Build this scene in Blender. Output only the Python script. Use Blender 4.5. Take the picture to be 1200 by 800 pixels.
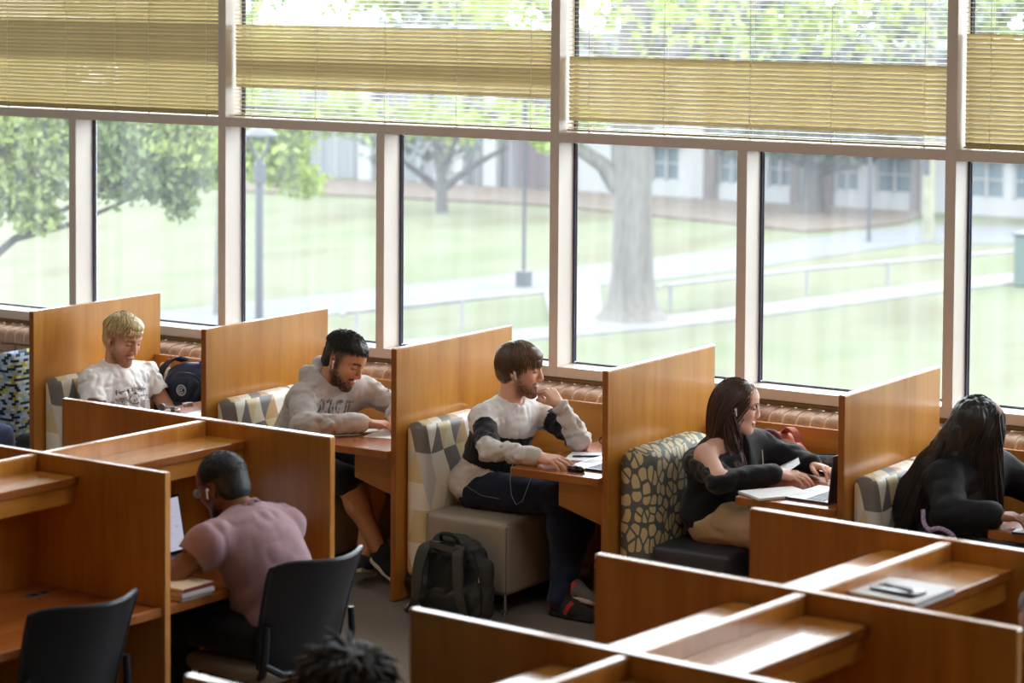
import bpy, bmesh, math, random
import numpy as np
from mathutils import Vector, Matrix, Euler

for _o in list(bpy.data.objects):
    bpy.data.objects.remove(_o, do_unlink=True)
SC = bpy.context.scene
COL = SC.collection
random.seed(7)
RNG = np.random.default_rng(11)

# ------------------------------------------------------------------ camera
YAW, PITCH, ROLL = 0.5737, 0.0511, 0.0070
_cy, _sy = math.cos(YAW), math.sin(YAW)
_r0 = Vector((_cy, _sy, 0)); _f0 = Vector((-_sy, _cy, 0)); _u0 = Vector((0, 0, 1))
_f = _f0 * math.cos(PITCH) - _u0 * math.sin(PITCH)
_u1 = _u0 * math.cos(PITCH) + _f0 * math.sin(PITCH)
_r = _r0 * math.cos(ROLL) + _u1 * math.sin(ROLL)
_u = _u1 * math.cos(ROLL) - _r0 * math.sin(ROLL)
cam_data = bpy.data.cameras.new('camera')
cam = bpy.data.objects.new('camera', cam_data); COL.objects.link(cam)
_m = Matrix.Identity(4)
for _i in range(3):
    _m[_i][0] = _r[_i]; _m[_i][1] = _u[_i]; _m[_i][2] = -_f[_i]
_m.translation = Vector((7.0049, -9.7925, 2.9725))
cam.matrix_world = _m
cam_data.sensor_fit = 'HORIZONTAL'; cam_data.sensor_width = 36.0
cam_data.lens = 2970.55 / 1200 * 36.0
cam_data.shift_y = -(400 - 130.36) / 1200.0
cam_data.clip_start = 0.1; cam_data.clip_end = 500
cam_data.dof.use_dof = True
cam_data.dof.focus_distance = 12.15
cam_data.dof.aperture_fstop = 2.8
SC.camera = cam

# ------------------------------------------------------------------ sky (bright overcast)
world = bpy.data.worlds.new('overcast_sky'); SC.world = world
world.use_nodes = True
_nt = world.node_tree; _nt.nodes.clear()
_o = _nt.nodes.new('ShaderNodeOutputWorld'); _b = _nt.nodes.new('ShaderNodeBackground')
_tc = _nt.nodes.new('ShaderNodeTexCoord'); _sx = _nt.nodes.new('ShaderNodeSeparateXYZ')
_rp = _nt.nodes.new('ShaderNodeValToRGB')
_rp.color_ramp.elements[0].position = 0.0; _rp.color_ramp.elements[0].color = (0.80, 0.89, 1.0, 1)
_rp.color_ramp.elements[1].position = 0.7; _rp.color_ramp.elements[1].color = (0.93, 0.97, 1.0, 1)
_nt.links.new(_tc.outputs['Generated'], _sx.inputs[0]); _nt.links.new(_sx.outputs['Z'], _rp.inputs[0])
_nt.links.new(_rp.outputs[0], _b.inputs['Color']); _nt.links.new(_b.outputs[0], _o.inputs[0])
SKY = 8.6
_b.inputs['Strength'].default_value = SKY

# ------------------------------------------------------------------ ceiling lamps of the reading room
def area_lamp(name, x, y, z, sx, sy, power, color=(1.0, 0.97, 0.93)):
    l = bpy.data.lights.new(name, 'AREA'); l.shape = 'RECTANGLE'; l.size = sx; l.size_y = sy
    l.energy = power; l.color = color
    o = bpy.data.objects.new(name, l); COL.objects.link(o); o.location = (x, y, z)
    return o
for _y, _w in ((-10.5, 4), (-6.5, 5), (-2.1, 36)):
    for _x in (-6, -1.5, 3.0, 7.5):
        area_lamp('ceiling_lamp', _x, _y, 4.33, 2.4, 1.2, _w)

SC.view_settings.view_transform = 'Standard'
SC.view_settings.look = 'None'
SC.view_settings.gamma = 1.0
SC.view_settings.use_curve_mapping = False
SC.view_settings.exposure = 0.12
SC.render.film_transparent = False
try:
    SC.cycles.max_bounces = 8; SC.cycles.diffuse_bounces = 4; SC.cycles.glossy_bounces = 4
    SC.cycles.transparent_max_bounces = 24; SC.cycles.caustics_reflective = False; SC.cycles.caustics_refractive = False
    SC.cycles.sample_clamp_indirect = 6.0
except Exception:
    pass

# ------------------------------------------------------------------ helpers
def S(r, g, b):
    f = lambda c: (c / 255 / 12.92) if c / 255 <= 0.04045 else ((c / 255 + 0.055) / 1.055) ** 2.4
    return (f(r), f(g), f(b))
MATS = {}
def mk(name, color, rough=0.5, metal=0.0, spec=0.5, coat=0.0, noise=None, bump=None, sheen=0.0, attr=None, emit=None, stretch=(1, 1, 1)):
    """principled material; noise = (scale, amount): procedural tone variation; bump = (scale, strength)"""
    if name in MATS: return MATS[name]
    m = bpy.data.materials.new(name); m.use_nodes = True; nt = m.node_tree
    p = nt.nodes['Principled BSDF']
    p.inputs['Base Color'].default_value = (*color, 1); p.inputs['Roughness'].default_value = rough
    p.inputs['Metallic'].default_value = metal; p.inputs['Specular IOR Level'].default_value = spec
    p.inputs['Coat Weight'].default_value = coat; p.inputs['Coat Roughness'].default_value = 0.12
    if sheen:
        p.inputs['Sheen Weight'].default_value = sheen; p.inputs['Sheen Roughness'].default_value = 0.5
    if emit:
        p.inputs['Emission Color'].default_value = (*emit[0], 1); p.inputs['Emission Strength'].default_value = emit[1]
    tc = nt.nodes.new('ShaderNodeTexCoord'); mp = nt.nodes.new('ShaderNodeMapping')
    mp.inputs['Scale'].default_value = stretch
    nt.links.new(tc.outputs['Object'], mp.inputs[0])
    src = None
    if attr:
        a = nt.nodes.new('ShaderNodeAttribute'); a.attribute_name = attr; src = a.outputs['Color']
    if noise:
        n = nt.nodes.new('ShaderNodeTexNoise'); n.inputs['Scale'].default_value = noise[0]; n.inputs['Detail'].default_value = 4
        nt.links.new(mp.outputs[0], n.inputs['Vector'])
        mr = nt.nodes.new('ShaderNodeMapRange'); mr.inputs[1].default_value = 0.3; mr.inputs[2].default_value = 0.7
        mr.inputs[3].default_value = 1 - noise[1]; mr.inputs[4].default_value = 1 + noise[1]
        nt.links.new(n.outputs[0], mr.inputs[0])
        mx = nt.nodes.new('ShaderNodeVectorMath'); mx.operation = 'SCALE'
        if src: nt.links.new(src, mx.inputs[0])
        else: mx.inputs[0].default_value = color
        nt.links.new(mr.outputs[0], mx.inputs['Scale']); src = mx.outputs[0]
    if src: nt.links.new(src, p.inputs['Base Color'])
    if bump:
        n = nt.nodes.new('ShaderNodeTexNoise'); n.inputs['Scale'].default_value = bump[0]; n.inputs['Detail'].default_value = 3
        nt.links.new(mp.outputs[0], n.inputs['Vector'])
        bp = nt.nodes.new('ShaderNodeBump'); bp.inputs['Strength'].default_value = bump[1]; bp.inputs['Distance'].default_value = 0.01
        nt.links.new(n.outputs[0], bp.inputs['Height']); nt.links.new(bp.outputs[0], p.inputs['Normal'])
    MATS[name] = m
    return m

def wood(name, c0, c1, stretch, rough=0.27, coat=0.25):
    if name in MATS: return MATS[name]
    m = bpy.data.materials.new(name); m.use_nodes = True; nt = m.node_tree; p = nt.nodes['Principled BSDF']
    tc = nt.nodes.new('ShaderNodeTexCoord'); mp = nt.nodes.new('ShaderNodeMapping'); mp.inputs['Scale'].default_value = stretch
    oi = nt.nodes.new('ShaderNodeObjectInfo'); ad = nt.nodes.new('ShaderNodeVectorMath'); ad.operation = 'ADD'
    sc = nt.nodes.new('ShaderNodeMath'); sc.operation = 'MULTIPLY'; sc.inputs[1].default_value = 37.0
    nt.links.new(oi.outputs['Random'], sc.inputs[0]); nt.links.new(tc.outputs['Object'], ad.inputs[0]); nt.links.new(sc.outputs[0], ad.inputs[1])
    nt.links.new(ad.outputs[0], mp.inputs[0])
    n1 = nt.nodes.new('ShaderNodeTexNoise'); n1.inputs['Scale'].default_value = 1.0; n1.inputs['Detail'].default_value = 6; n1.inputs['Distortion'].default_value = 0.6
    nt.links.new(mp.outputs[0], n1.inputs['Vector'])
    n2 = nt.nodes.new('ShaderNodeTexNoise'); n2.inputs['Scale'].default_value = 7.0; n2.inputs['Detail'].default_value = 3
    nt.links.new(mp.outputs[0], n2.inputs['Vector'])
    mx = nt.nodes.new('ShaderNodeMath'); mx.operation = 'MULTIPLY_ADD'; mx.inputs[1].default_value = 0.3
    nt.links.new(n2.outputs[0], mx.inputs[0]); nt.links.new(n1.outputs[0], mx.inputs[2])
    rp = nt.nodes.new('ShaderNodeValToRGB'); rp.color_ramp.elements[0].position = 0.42; rp.color_ramp.elements[1].position = 0.88
    rp.color_ramp.elements[0].color = (*c0, 1); rp.color_ramp.elements[1].color = (*c1, 1)
    nt.links.new(mx.outputs[0], rp.inputs[0]); nt.links.new(rp.outputs[0], p.inputs['Base Color'])
    p.inputs['Roughness'].default_value = rough; p.inputs['Coat Weight'].default_value = coat; p.inputs['Coat Roughness'].default_value = 0.15
    MATS[name] = m
    return m

def tag(o, label=None, cat=None, group=None, kind=None):
    if label: o['label'] = label
    if cat: o['category'] = cat
    if group: o['group'] = group
    if kind: o['kind'] = kind
    return o
def thing(name, label, cat, loc=(0, 0, 0), rotz=0.0, group=None):
    o = bpy.data.objects.new(name, None); COL.objects.link(o); o.location = loc; o.rotation_euler = (0, 0, rotz)
    o.empty_display_size = 0.1
    return tag(o, label, cat, group)
def link(name, me, mat=None, parent=None, loc=None, rot=None):
    o = bpy.data.objects.new(name, me); COL.objects.link(o)
    if mat is not None and len(me.materials) == 0: me.materials.append(mat)
    if parent is not None: o.parent = parent
    if loc is not None: o.location = loc
    if rot is not None: o.rotation_euler = rot
    return o
def mesh_of(name, verts, faces, smooth=False):
    me = bpy.data.meshes.new(name); me.from_pydata([tuple(map(float, v)) for v in verts], [], [tuple(int(i) for i in f) for f in faces])
    if smooth: me.polygons.foreach_set('use_smooth', [True] * len(me.polygons))
    me.update(); return me
class MB:
    """collects boxes, tubes, lathes ... into ONE bmesh"""
    def __init__(s): s.bm = bmesh.new()
    def box(s, lo, hi, bev=0.0, seg=1, rot=None, at=None):
        b = bmesh.new(); bmesh.ops.create_cube(b, size=1)
        c = [(lo[i] + hi[i]) / 2 for i in range(3)]; d = [hi[i] - lo[i] for i in range(3)]
        bmesh.ops.scale(b, vec=d, verts=b.verts)
        if bev > 0: bmesh.ops.bevel(b, geom=b.edges[:], offset=min(bev, min(d) * 0.49), segments=seg, affect='EDGES', profile=0.5)
        if rot is not None: bmesh.ops.rotate(b, cent=(0, 0, 0), matrix=rot, verts=b.verts)
        bmesh.ops.translate(b, vec=c if at is None else at, verts=b.verts)
        return s.add(b)
    def add(s, b):
        t = bpy.data.meshes.new('t'); b.to_mesh(t); b.free(); s.bm.from_mesh(t); bpy.data.meshes.remove(t); return s
    def tube(s, pts, r, n=8, cap=True):
        pts = [Vector(p) for p in pts]; rr = r if isinstance(r, (list, tuple)) else [r] * len(pts)
        rings = []; up = None
        for i, p in enumerate(pts):
            d = (pts[min(i + 1, len(pts) - 1)] - pts[max(i - 1, 0)]).normalized()
            if up is None: up = d.orthogonal().normalized()
            up = (up - d * up.dot(d)).normalized(); sd = d.cross(up)
            rings.append([s.bm.verts.new(p + (up * math.cos(2 * math.pi * k / n) + sd * math.sin(2 * math.pi * k / n)) * rr[i]) for k in range(n)])
        for a, b in zip(rings, rings[1:]):
            for k in range(n): s.bm.faces.new((a[k], a[(k + 1) % n], b[(k + 1) % n], b[k]))
        if cap:
            s.bm.faces.new(rings[0][::-1]); s.bm.faces.new(rings[-1])
        return s
    def prism(s, outline, axis, a, b, bev=0.0):
        """outline: 2D points; extruded along axis from a to b"""
        def P(u, v, w): return {0: (w, u, v), 1: (u, w, v), 2: (u, v, w)}[axis]
        bm = bmesh.new()
        A = [bm.verts.new(P(u, v, a)) for u, v in outline]; B = [bm.verts.new(P(u, v, b)) for u, v in outline]
        n = len(outline)
        bm.faces.new(A); bm.faces.new(B[::-1])
        for i in range(n): bm.faces.new((A[i], B[i], B[(i + 1) % n], A[(i + 1) % n]))
        bmesh.ops.recalc_face_normals(bm, faces=bm.faces)
        if bev > 0: bmesh.ops.bevel(bm, geom=bm.edges[:], offset=bev, segments=2, affect='EDGES', profile=0.5)
        return s.add(bm)
    def ell(s, c, r, seg=16, rings=10, rot=None):
        b = bmesh.new(); bmesh.ops.create_uvsphere(b, u_segments=seg, v_segments=rings, radius=1)
        bmesh.ops.scale(b, vec=r, verts=b.verts)
        if rot is not None: bmesh.ops.rotate(b, cent=(0, 0, 0), matrix=rot, verts=b.verts)
        bmesh.ops.translate(b, vec=c, verts=b.verts); return s.add(b)
    def sheet(s, grid):
        vs = [[s.bm.verts.new(p) for p in row] for row in grid]
        for a, b in zip(vs, vs[1:]):
            for i in range(len(a) - 1): s.bm.faces.new((a[i], a[i + 1], b[i + 1], b[i]))
        return s
    def mesh(s, name, smooth=False, weld=False):
        if weld: bmesh.ops.remove_doubles(s.bm, verts=s.bm.verts, dist=1e-5)
        bmesh.ops.recalc_face_normals(s.bm, faces=s.bm.faces)
        me = bpy.data.meshes.new(name); s.bm.to_mesh(me); s.bm.free()
        if smooth:
            me.polygons.foreach_set('use_smooth', [True] * len(me.polygons))
            try: me.set_sharp_from_angle(angle=math.radians(40))
            except Exception: pass
        me.update(); return me
    def build(s, name, mat, parent=None, smooth=False, **k):
        return link(name, s.mesh(name, smooth), mat, parent, **k)
def bx(name, lo, hi, mat, parent=None, bev=0.003, seg=1, smooth=False):
    return MB().box(lo, hi, bev, seg).build(name, mat, parent, smooth)
def dup_tree(o, parent=None):
    c = o.copy(); COL.objects.link(c); c.parent = parent
    for ch in list(o.children): dup_tree(ch, c)
    return c
def shared(o, name=None, loc=None, parent=None, rot=None):
    c = o.copy(); COL.objects.link(c)
    if parent is not None: c.parent = parent
    if loc is not None: c.location = loc
    if rot is not None: c.rotation_euler = rot
    return c
def fix_sub(o):
    for m in ():
        pass

# ------------------------------------------------------------------ materials of the setting
M_FRAME = mk('painted_frame', S(222, 210, 200), 0.35, noise=(6, 0.02))
M_WALL = mk('painted_wall', S(120, 113, 102), 0.8, noise=(3, 0.03))
M_CEIL = mk('ceiling_tile', S(156, 152, 145), 0.9)
M_CARPET = mk('carpet', S(122, 113, 103), 0.95, spec=0.1, noise=(160, 0.28), bump=(260, 0.6))
M_BRICK = mk('brick_face', S(200, 164, 142), 0.75, noise=(26, 0.2), bump=(90, 0.35))
M_BRICK2 = mk('brick_face_dark', S(182, 144, 126), 0.75, noise=(26, 0.2), bump=(90, 0.35))
M_MORTAR = mk('mortar', S(232, 216, 184), 0.9, noise=(60, 0.1), bump=(120, 0.4))
M_STRIP = mk('brown_sealant', S(120, 90, 48), 0.6, noise=(30, 0.1))
M_GASKET = mk('dark_gasket', S(44, 52, 76), 0.5)
M_BEAD = mk('glazing_bead', S(150, 165, 205), 0.35)
M_SLAT = mk('blind_slat', S(226, 212, 172), 0.38, noise=(4, 0.04))
M_RAILB = mk('blind_rail', S(190, 170, 112), 0.4)
M_CORD = mk('white_cord', S(240, 238, 228), 0.7)

def glass_mat():
    m = bpy.data.materials.new('window_glass'); m.use_nodes = True; nt = m.node_tree; nt.nodes.clear()
    out = nt.nodes.new('ShaderNodeOutputMaterial'); tr = nt.nodes.new('ShaderNodeBsdfTransparent'); gl = nt.nodes.new('ShaderNodeBsdfGlossy')
    tl = nt.nodes.new('ShaderNodeBsdfTranslucent'); fr = nt.nodes.new('ShaderNodeFresnel'); m1 = nt.nodes.new('ShaderNodeMixShader'); m2 = nt.nodes.new('ShaderNodeMixShader')
    tr.inputs[0].default_value = (0.97, 0.985, 0.98, 1); gl.inputs['Roughness'].default_value = 0.02; fr.inputs[0].default_value = 1.12
    tl.inputs[0].default_value = (0.93, 0.96, 1.0, 1)
    # white translucent veil standing in for glare haze, stronger in soft vertical streaks
    tc = nt.nodes.new('ShaderNodeTexCoord'); mp = nt.nodes.new('ShaderNodeMapping'); mp.inputs['Scale'].default_value = (5, 1, 0.35)
    n = nt.nodes.new('ShaderNodeTexNoise'); n.inputs['Scale'].default_value = 2.0; mr = nt.nodes.new('ShaderNodeMapRange')
    mr.inputs[1].default_value = 0.35; mr.inputs[2].default_value = 0.75; mr.inputs[3].default_value = 0.018; mr.inputs[4].default_value = 0.042
    nt.links.new(tc.outputs['Object'], mp.inputs[0]); nt.links.new(mp.outputs[0], n.inputs['Vector']); nt.links.new(n.outputs[0], mr.inputs[0])
    nt.links.new(mr.outputs[0], m1.inputs[0]); nt.links.new(tr.outputs[0], m1.inputs[1]); nt.links.new(tl.outputs[0], m1.inputs[2])
    nt.links.new(fr.outputs[0], m2.inputs[0]); nt.links.new(m1.outputs[0], m2.inputs[1]); nt.links.new(gl.outputs[0], m2.inputs[2])
    nt.links.new(m2.outputs[0], out.inputs[0]); return m
M_GLASS = glass_mat()

# ------------------------------------------------------------------ room shell
def struct(o): o['kind'] = 'structure'; return o
RX0, RX1, RY0 = -9.0, 10.2, -14.0
struct(bx('floor', (RX0, RY0, -0.12), (RX1, 1.3, 0.0), M_CARPET, bev=0))
struct(bx('ceiling', (RX0, RY0, 4.4), (RX1, 1.5, 4.6), M_CEIL, bev=0))
struct(bx('wall_back', (RX0, RY0 - 0.2, 0), (RX1, RY0, 4.4), M_WALL, bev=0))
struct(bx('wall_left', (RX0 - 0.2, RY0, 0), (RX0, 1.5, 4.4), M_WALL, bev=0))
struct(bx('wall_right', (RX1, RY0, 0), (RX1 + 0.2, 1.5, 4.4), M_WALL, bev=0))
wall_w = struct(bx('wall_window', (RX0, 1.163, 0.0), (RX1, 1.5, 0.806), M_MORTAR, bev=0))
# bullnose bed of mortar, bricks on it
YW = 1.30
def bullnose(inset):
    p = [(YW, 0.80), (1.145 + inset, 0.812), (1.145 + inset, 0.845)]
    for k in range(1, 8):
        a = k / 8 * math.pi / 2
        p.append((1.145 + inset + 0.062 * (1 - math.cos(a)), 0.845 + (0.052 - inset) * math.sin(a)))
    p += [(1.21, 0.897 - inset), (YW, 0.906 - inset)]
    return p
MB().prism(bullnose(0.006), 0, RX0, RX1).build('mortar_bed', M_MORTAR, wall_w)
_bm = [MB().prism(bullnose(0.0), 0, 0.0, 0.0605, 0.0035).mesh('brick', True) for _ in range(2)]
_bm[0].materials.append(M_BRICK); _bm[1].materials.append(M_BRICK2)
_x = -4.30
while _x < 4.05:
    link('brick', _bm[0] if random.random() < 0.72 else _bm[1], None, wall_w, loc=(_x + random.uniform(-.002, .002), random.uniform(-.003, .002), random.uniform(-.002, .0015)))
    _x += 0.0745
_sb = MB().box((0, 1.147, 0.757), (0.192, 1.23, 0.802), 0.003).mesh('brick'); _sb.materials.append(M_BRICK2)
for _k in range(10): link('brick', _sb, None, wall_w, loc=(-4.36 + _k * 0.203, random.uniform(-.002, .002), 0))
bx('brick_ledge', (-4.4, 1.13, 0.735), (-2.32, 1.2, 0.748), M_MORTAR, wall_w)
struct(bx('trim_1', (RX0, 1.285, 0.906), (RX1, 1.46, 0.926), M_STRIP, bev=0.002))

# ------------------------------------------------------------------ window wall
XM = [-8.74, -6.55, -4.36, -2.137, 0.073, 2.264, 4.46, 6.65, 8.84]
XMID = [-7.64, -5.45, -3.268, -1.036, 1.163, 3.36, 5.55, 7.74]
FW = 0.054; YF, YB = YW, 1.485; YG = 1.460
ZB0, ZB1, ZT0, ZT1, ZU0, ZU1, ZTOP = 0.928, 0.982, 2.147, 2.198, 3.06, 3.11, 4.4
def pane(x0, x1, z0, z1, w):
    g = bx('pane', (x0, YG, z0), (x1, YG + 0.006, z1), M_GLASS, w, bev=0)
    for nm, mt, i0, i1, y0 in (('gasket', M_GASKET, 0.0, 0.008, YG - 0.012), ('glazing_bead', M_BEAD, 0.008, 0.013, YG - 0.010), ('inner_gasket', M_GASKET, 0.013, 0.019, YG - 0.008)):
        m = MB()
        m.box((x0 + i0, y0, z0 + i0), (x0 + i1, YG - 0.001, z1 - i0)); m.box((x1 - i1, y0, z0 + i0), (x1 - i0, YG - 0.001, z1 - i0))
        m.box((x0 + i1, y0, z0 + i0 * .5), (x1 - i1, YG - 0.001, z0 + i1 * .5)); m.box((x0 + i1, y0, z1 - i1 * .5), (x1 - i1, YG - 0.001, z1 - i0 * .5))
        m.build(nm, mt, w)
for i in range(len(XM) - 1):
    a, b, mid = XM[i], XM[i + 1], XMID[i]
    w = struct(thing('window_%d' % (i + 1), None, None))
    bx('mullion', (a, YF, ZB0), (a + FW, YB, ZTOP), M_FRAME, w, 0.0015)
    bx('centre_mullion', (mid, YF, ZB1), (mid + FW, YB, ZT0), M_FRAME, w, 0.0015)
    bx('bottom_rail', (a + FW, YF, ZB0), (b, YB, ZB1), M_FRAME, w, 0.0015)
    bx('transom', (a + FW, YF, ZT0), (b, YB, ZT1), M_FRAME, w, 0.0015)
    bx('upper_transom', (a + FW, YF, ZU0), (b, YB, ZU1), M_FRAME, w, 0.0015)
    pane(a + FW, mid, ZB1, ZT0, w); pane(mid + FW, b, ZB1, ZT0, w); pane(a + FW, b, ZT1, ZU0, w); pane(a + FW, b, ZU1, ZTOP, w)
struct(bx('trim_2', (XM[-1], YF, ZB0), (XM[-1] + FW, YB, ZTOP), M_FRAME))
for _nm, _x0, _x1 in (('trim_3', RX0, XM[0]), ('trim_4', XM[-1] + FW, RX1)):
    struct(bx(_nm, (_x0, YF, 0.8), (_x1, YB, ZTOP), M_WALL, bev=0))

# ------------------------------------------------------------------ venetian blinds
def slat_mesh(L):
    prof = []
    for k in range(5):
        t = -1 + k / 2; prof.append((t * 0.0125, 0.0022 * (1 - t * t)))
    lo = [(y, z - 0.0006) for y, z in prof[::-1]]
    m = MB().prism(prof + lo, 0, 0, L).mesh('slat', True); m.materials.append(M_SLAT); return m
def blind(a, b, zone, label, cords):
    x0, x1 = a + FW + 0.012, b - 0.012; L = x1 - x0
    t = thing('venetian_blind', label, 'blind', (x0, 1.376, 2.206), group='tan venetian blinds on the upper windows')
    sm = slat_mesh(L); n = 0; z = 0.016
    while z < 0.82:
        ang = zone(z + 2.206)
        link('slat', sm, None, t, loc=(0, random.uniform(-.0004, .0004), z), rot=(math.radians(ang + random.uniform(-.5, .5)), random.uniform(-.0002, .0002), 0))
        z += 0.0222
    MB().box((-0.004, -0.014, -0.002), (L + 0.004, 0.014, 0.007), 0.003).build('bottom_rail', M_RAILB, t)
    MB().box((-0.006, -0.02, 0.822), (L + 0.006, 0.02, 0.852), 0.003).build('head_rail', M_RAILB, t)
    for c in cords:
        m = MB(); xx = c * L
        m.tube([(xx, -0.0145, 0.83), (xx + .002, -0.0148, 0.4), (xx, -0.0145, 0.0)], 0.0015, 5)
        m.tube([(xx + 0.007, 0.0145, 0.83), (xx + 0.006, 0.0145, 0.0)], 0.0009, 5)
        m.build('ladder_cord', M_CORD, t)
        MB().ell((xx, -0.006, -0.003), (0.006, 0.006, 0.004), 10, 6).build('cord_plug', M_RAILB, t)
def zone1(z): return -76 if 2.50 < z < 2.725 else -61
def zone2(z):
    if z < 2.365: return 4
    if z < 2.44: return -54
    if z < 2.52: return -74
    if z < 2.64: return -58
    if z < 2.73: return -50
    return 6
def zone3(z):
    if z < 2.265: return 8
    if z < 2.56: return -53
    if z < 2.585: return -78
    return 3
def zone4(z): return -56 if z < 2.75 else 3
blind(XM[2], XM[3], zone1, 'tan venetian blind behind the two left desks, closed darker across its middle', (0.04, 0.22, 0.44, 0.62, 0.74, 0.94))
blind(XM[3], XM[4], zone2, 'tan venetian blind second from left, open at its bottom edge', (0.06, 0.27, 0.49, 0.71, 0.93))
blind(XM[4], XM[5], zone3, 'venetian blind of the third window, open above, tan closed slats only near the bottom', (0.06, 0.27, 0.50, 0.71, 0.94))
blind(XM[5], XM[6], zone4, 'tan venetian blind cut by the right picture edge, closed over most of what shows', (0.06, 0.27, 0.5, 0.73, 0.94))

# ------------------------------------------------------------------ furniture materials
W0, W1 = S(176, 112, 40), S(208, 146, 64)
M_WV = wood('honey_veneer_upright', W0, W1, (9, 9, 0.9))
M_WX = wood('honey_veneer_long', W0, W1, (0.9, 9, 9))
M_SHELF = wood('varnished_shelf', W0, W1, (9, 0.9, 9), rough=0.16, coat=1.0)
M_WY = wood('honey_veneer_deep', W0, W1, (9, 0.9, 9))
M_EDGE = wood('solid_wood_edging', S(196, 128, 62), S(222, 158, 88), (3, 3, 3), rough=0.2, coat=1.0)
M_EDGED = wood('solid_wood_front_edging', S(138, 76, 24), S(166, 98, 36), (9, 9, 1.2), rough=0.35)
M_TOP = wood('table_veneer', S(160, 92, 56), S(190, 116, 76), (1.2, 8, 8), rough=0.22, coat=0.4)
M_CHROME = mk('chrome', (0.8, 0.8, 0.8), 0.14, metal=1.0)
M_LEATHER = mk('taupe_vinyl', S(154, 142, 128), 0.42, noise=(5, 0.05), bump=(180, 0.15))
M_NAVYSEAT = mk('dark_navy_vinyl', S(46, 48, 56), 0.45, noise=(5, 0.05), bump=(180, 0.15))
M_BLACKPL = mk('black_plastic', S(34, 36, 44), 0.38, noise=(40, 0.04))
M_DARKCL = mk('black_nylon', S(30, 30, 32), 0.7, noise=(120, 0.15), bump=(300, 0.4))
M_STITCH = mk('seam_thread', S(104, 94, 84), 0.7)

def _uv_nodes(nt, uw, vh, warp=0.0, wsc=6.0, shear=0.8):
    tc = nt.nodes.new('ShaderNodeTexCoord'); sx = nt.nodes.new('ShaderNodeSeparateXYZ'); nt.links.new(tc.outputs['Object'], sx.inputs[0])
    sn = nt.nodes.new('ShaderNodeSeparateXYZ'); nt.links.new(tc.outputs['Normal'], sn.inputs[0])
    def M(op, a, b=None, c=None):
        n = nt.nodes.new('ShaderNodeMath'); n.operation = op
        for i, v in enumerate((a, b, c)):
            if v is None: continue
            if isinstance(v, (int, float)): n.inputs[i].default_value = v
            else: nt.links.new(v, n.inputs[i])
        return n.outputs[0]
    u = M('ADD', sx.outputs['X'], M('MULTIPLY', sx.outputs['Y'], 1.0)); v = M('MULTIPLY_ADD', M('MULTIPLY', sx.outputs['Y'], M('GREATER_THAN', sn.outputs['Z'], 0.75)), shear, sx.outputs['Z'])
    if warp:
        n = nt.nodes.new('ShaderNodeTexNoise'); n.inputs['Scale'].default_value = wsc; n.inputs['Detail'].default_value = 0
        nt.links.new(tc.outputs['Object'], n.inputs['Vector']); s2 = nt.nodes.new('ShaderNodeSeparateColor'); nt.links.new(n.outputs['Color'], s2.inputs[0])
        u = M('MULTIPLY_ADD', M('SUBTRACT', s2.outputs[0], 0.5), warp, u); v = M('MULTIPLY_ADD', M('SUBTRACT', s2.outputs[1], 0.5), warp, v)
    return M, M('DIVIDE', u, uw), M('DIVIDE', v, vh)
def ramp_const(nt, fac, stops):
    r = nt.nodes.new('ShaderNodeValToRGB'); r.color_ramp.interpolation = 'CONSTANT'; e = r.color_ramp.elements
    while len(e) > 1: e.remove(e[-1])
    e[0].position = 0; e[0].color = (*stops[0][1], 1)
    for p, c in stops[1:]:
        k = e.new(p); k.color = (*c, 1)
    nt.links.new(fac, r.inputs[0]); return r.outputs[0]
def fabric_base(name, rough=0.75):
    m = bpy.data.materials.new(name); m.use_nodes = True; nt = m.node_tree; p = nt.nodes['Principled BSDF']
    p.inputs['Roughness'].default_value = rough; p.inputs['Specular IOR Level'].default_value = 0.35
    return m, nt, p
def mat_triangles():
    m, nt, p = fabric_base('triangle_print_fabric', 0.42)
    M, u, v = _uv_nodes(nt, 0.108, 0.145, 0.045, 5.0)
    a = M('SUBTRACT', u, M('MULTIPLY', v, 0.5)); fa, fv = M('FLOOR', a), M('FLOOR', v)
    s = M('GREATER_THAN', M('ADD', M('FRACT', a), M('FRACT', v)), 1.0)
    cb = nt.nodes.new('ShaderNodeCombineXYZ'); nt.links.new(fa, cb.inputs[0]); nt.links.new(fv, cb.inputs[1]); nt.links.new(s, cb.inputs[2])
    wn = nt.nodes.new('ShaderNodeTexWhiteNoise'); nt.links.new(cb.outputs[0], wn.inputs['Vector'])
    c = ramp_const(nt, wn.outputs['Value'], [(0, S(238, 232, 220)), (0.26, S(220, 200, 154)), (0.44, S(230, 220, 196)), (0.60, S(200, 164, 124)), (0.69, S(124, 121, 120)), (0.83, S(214, 212, 210))])
    nt.links.new(c, p.inputs['Base Color']); return m
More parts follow.
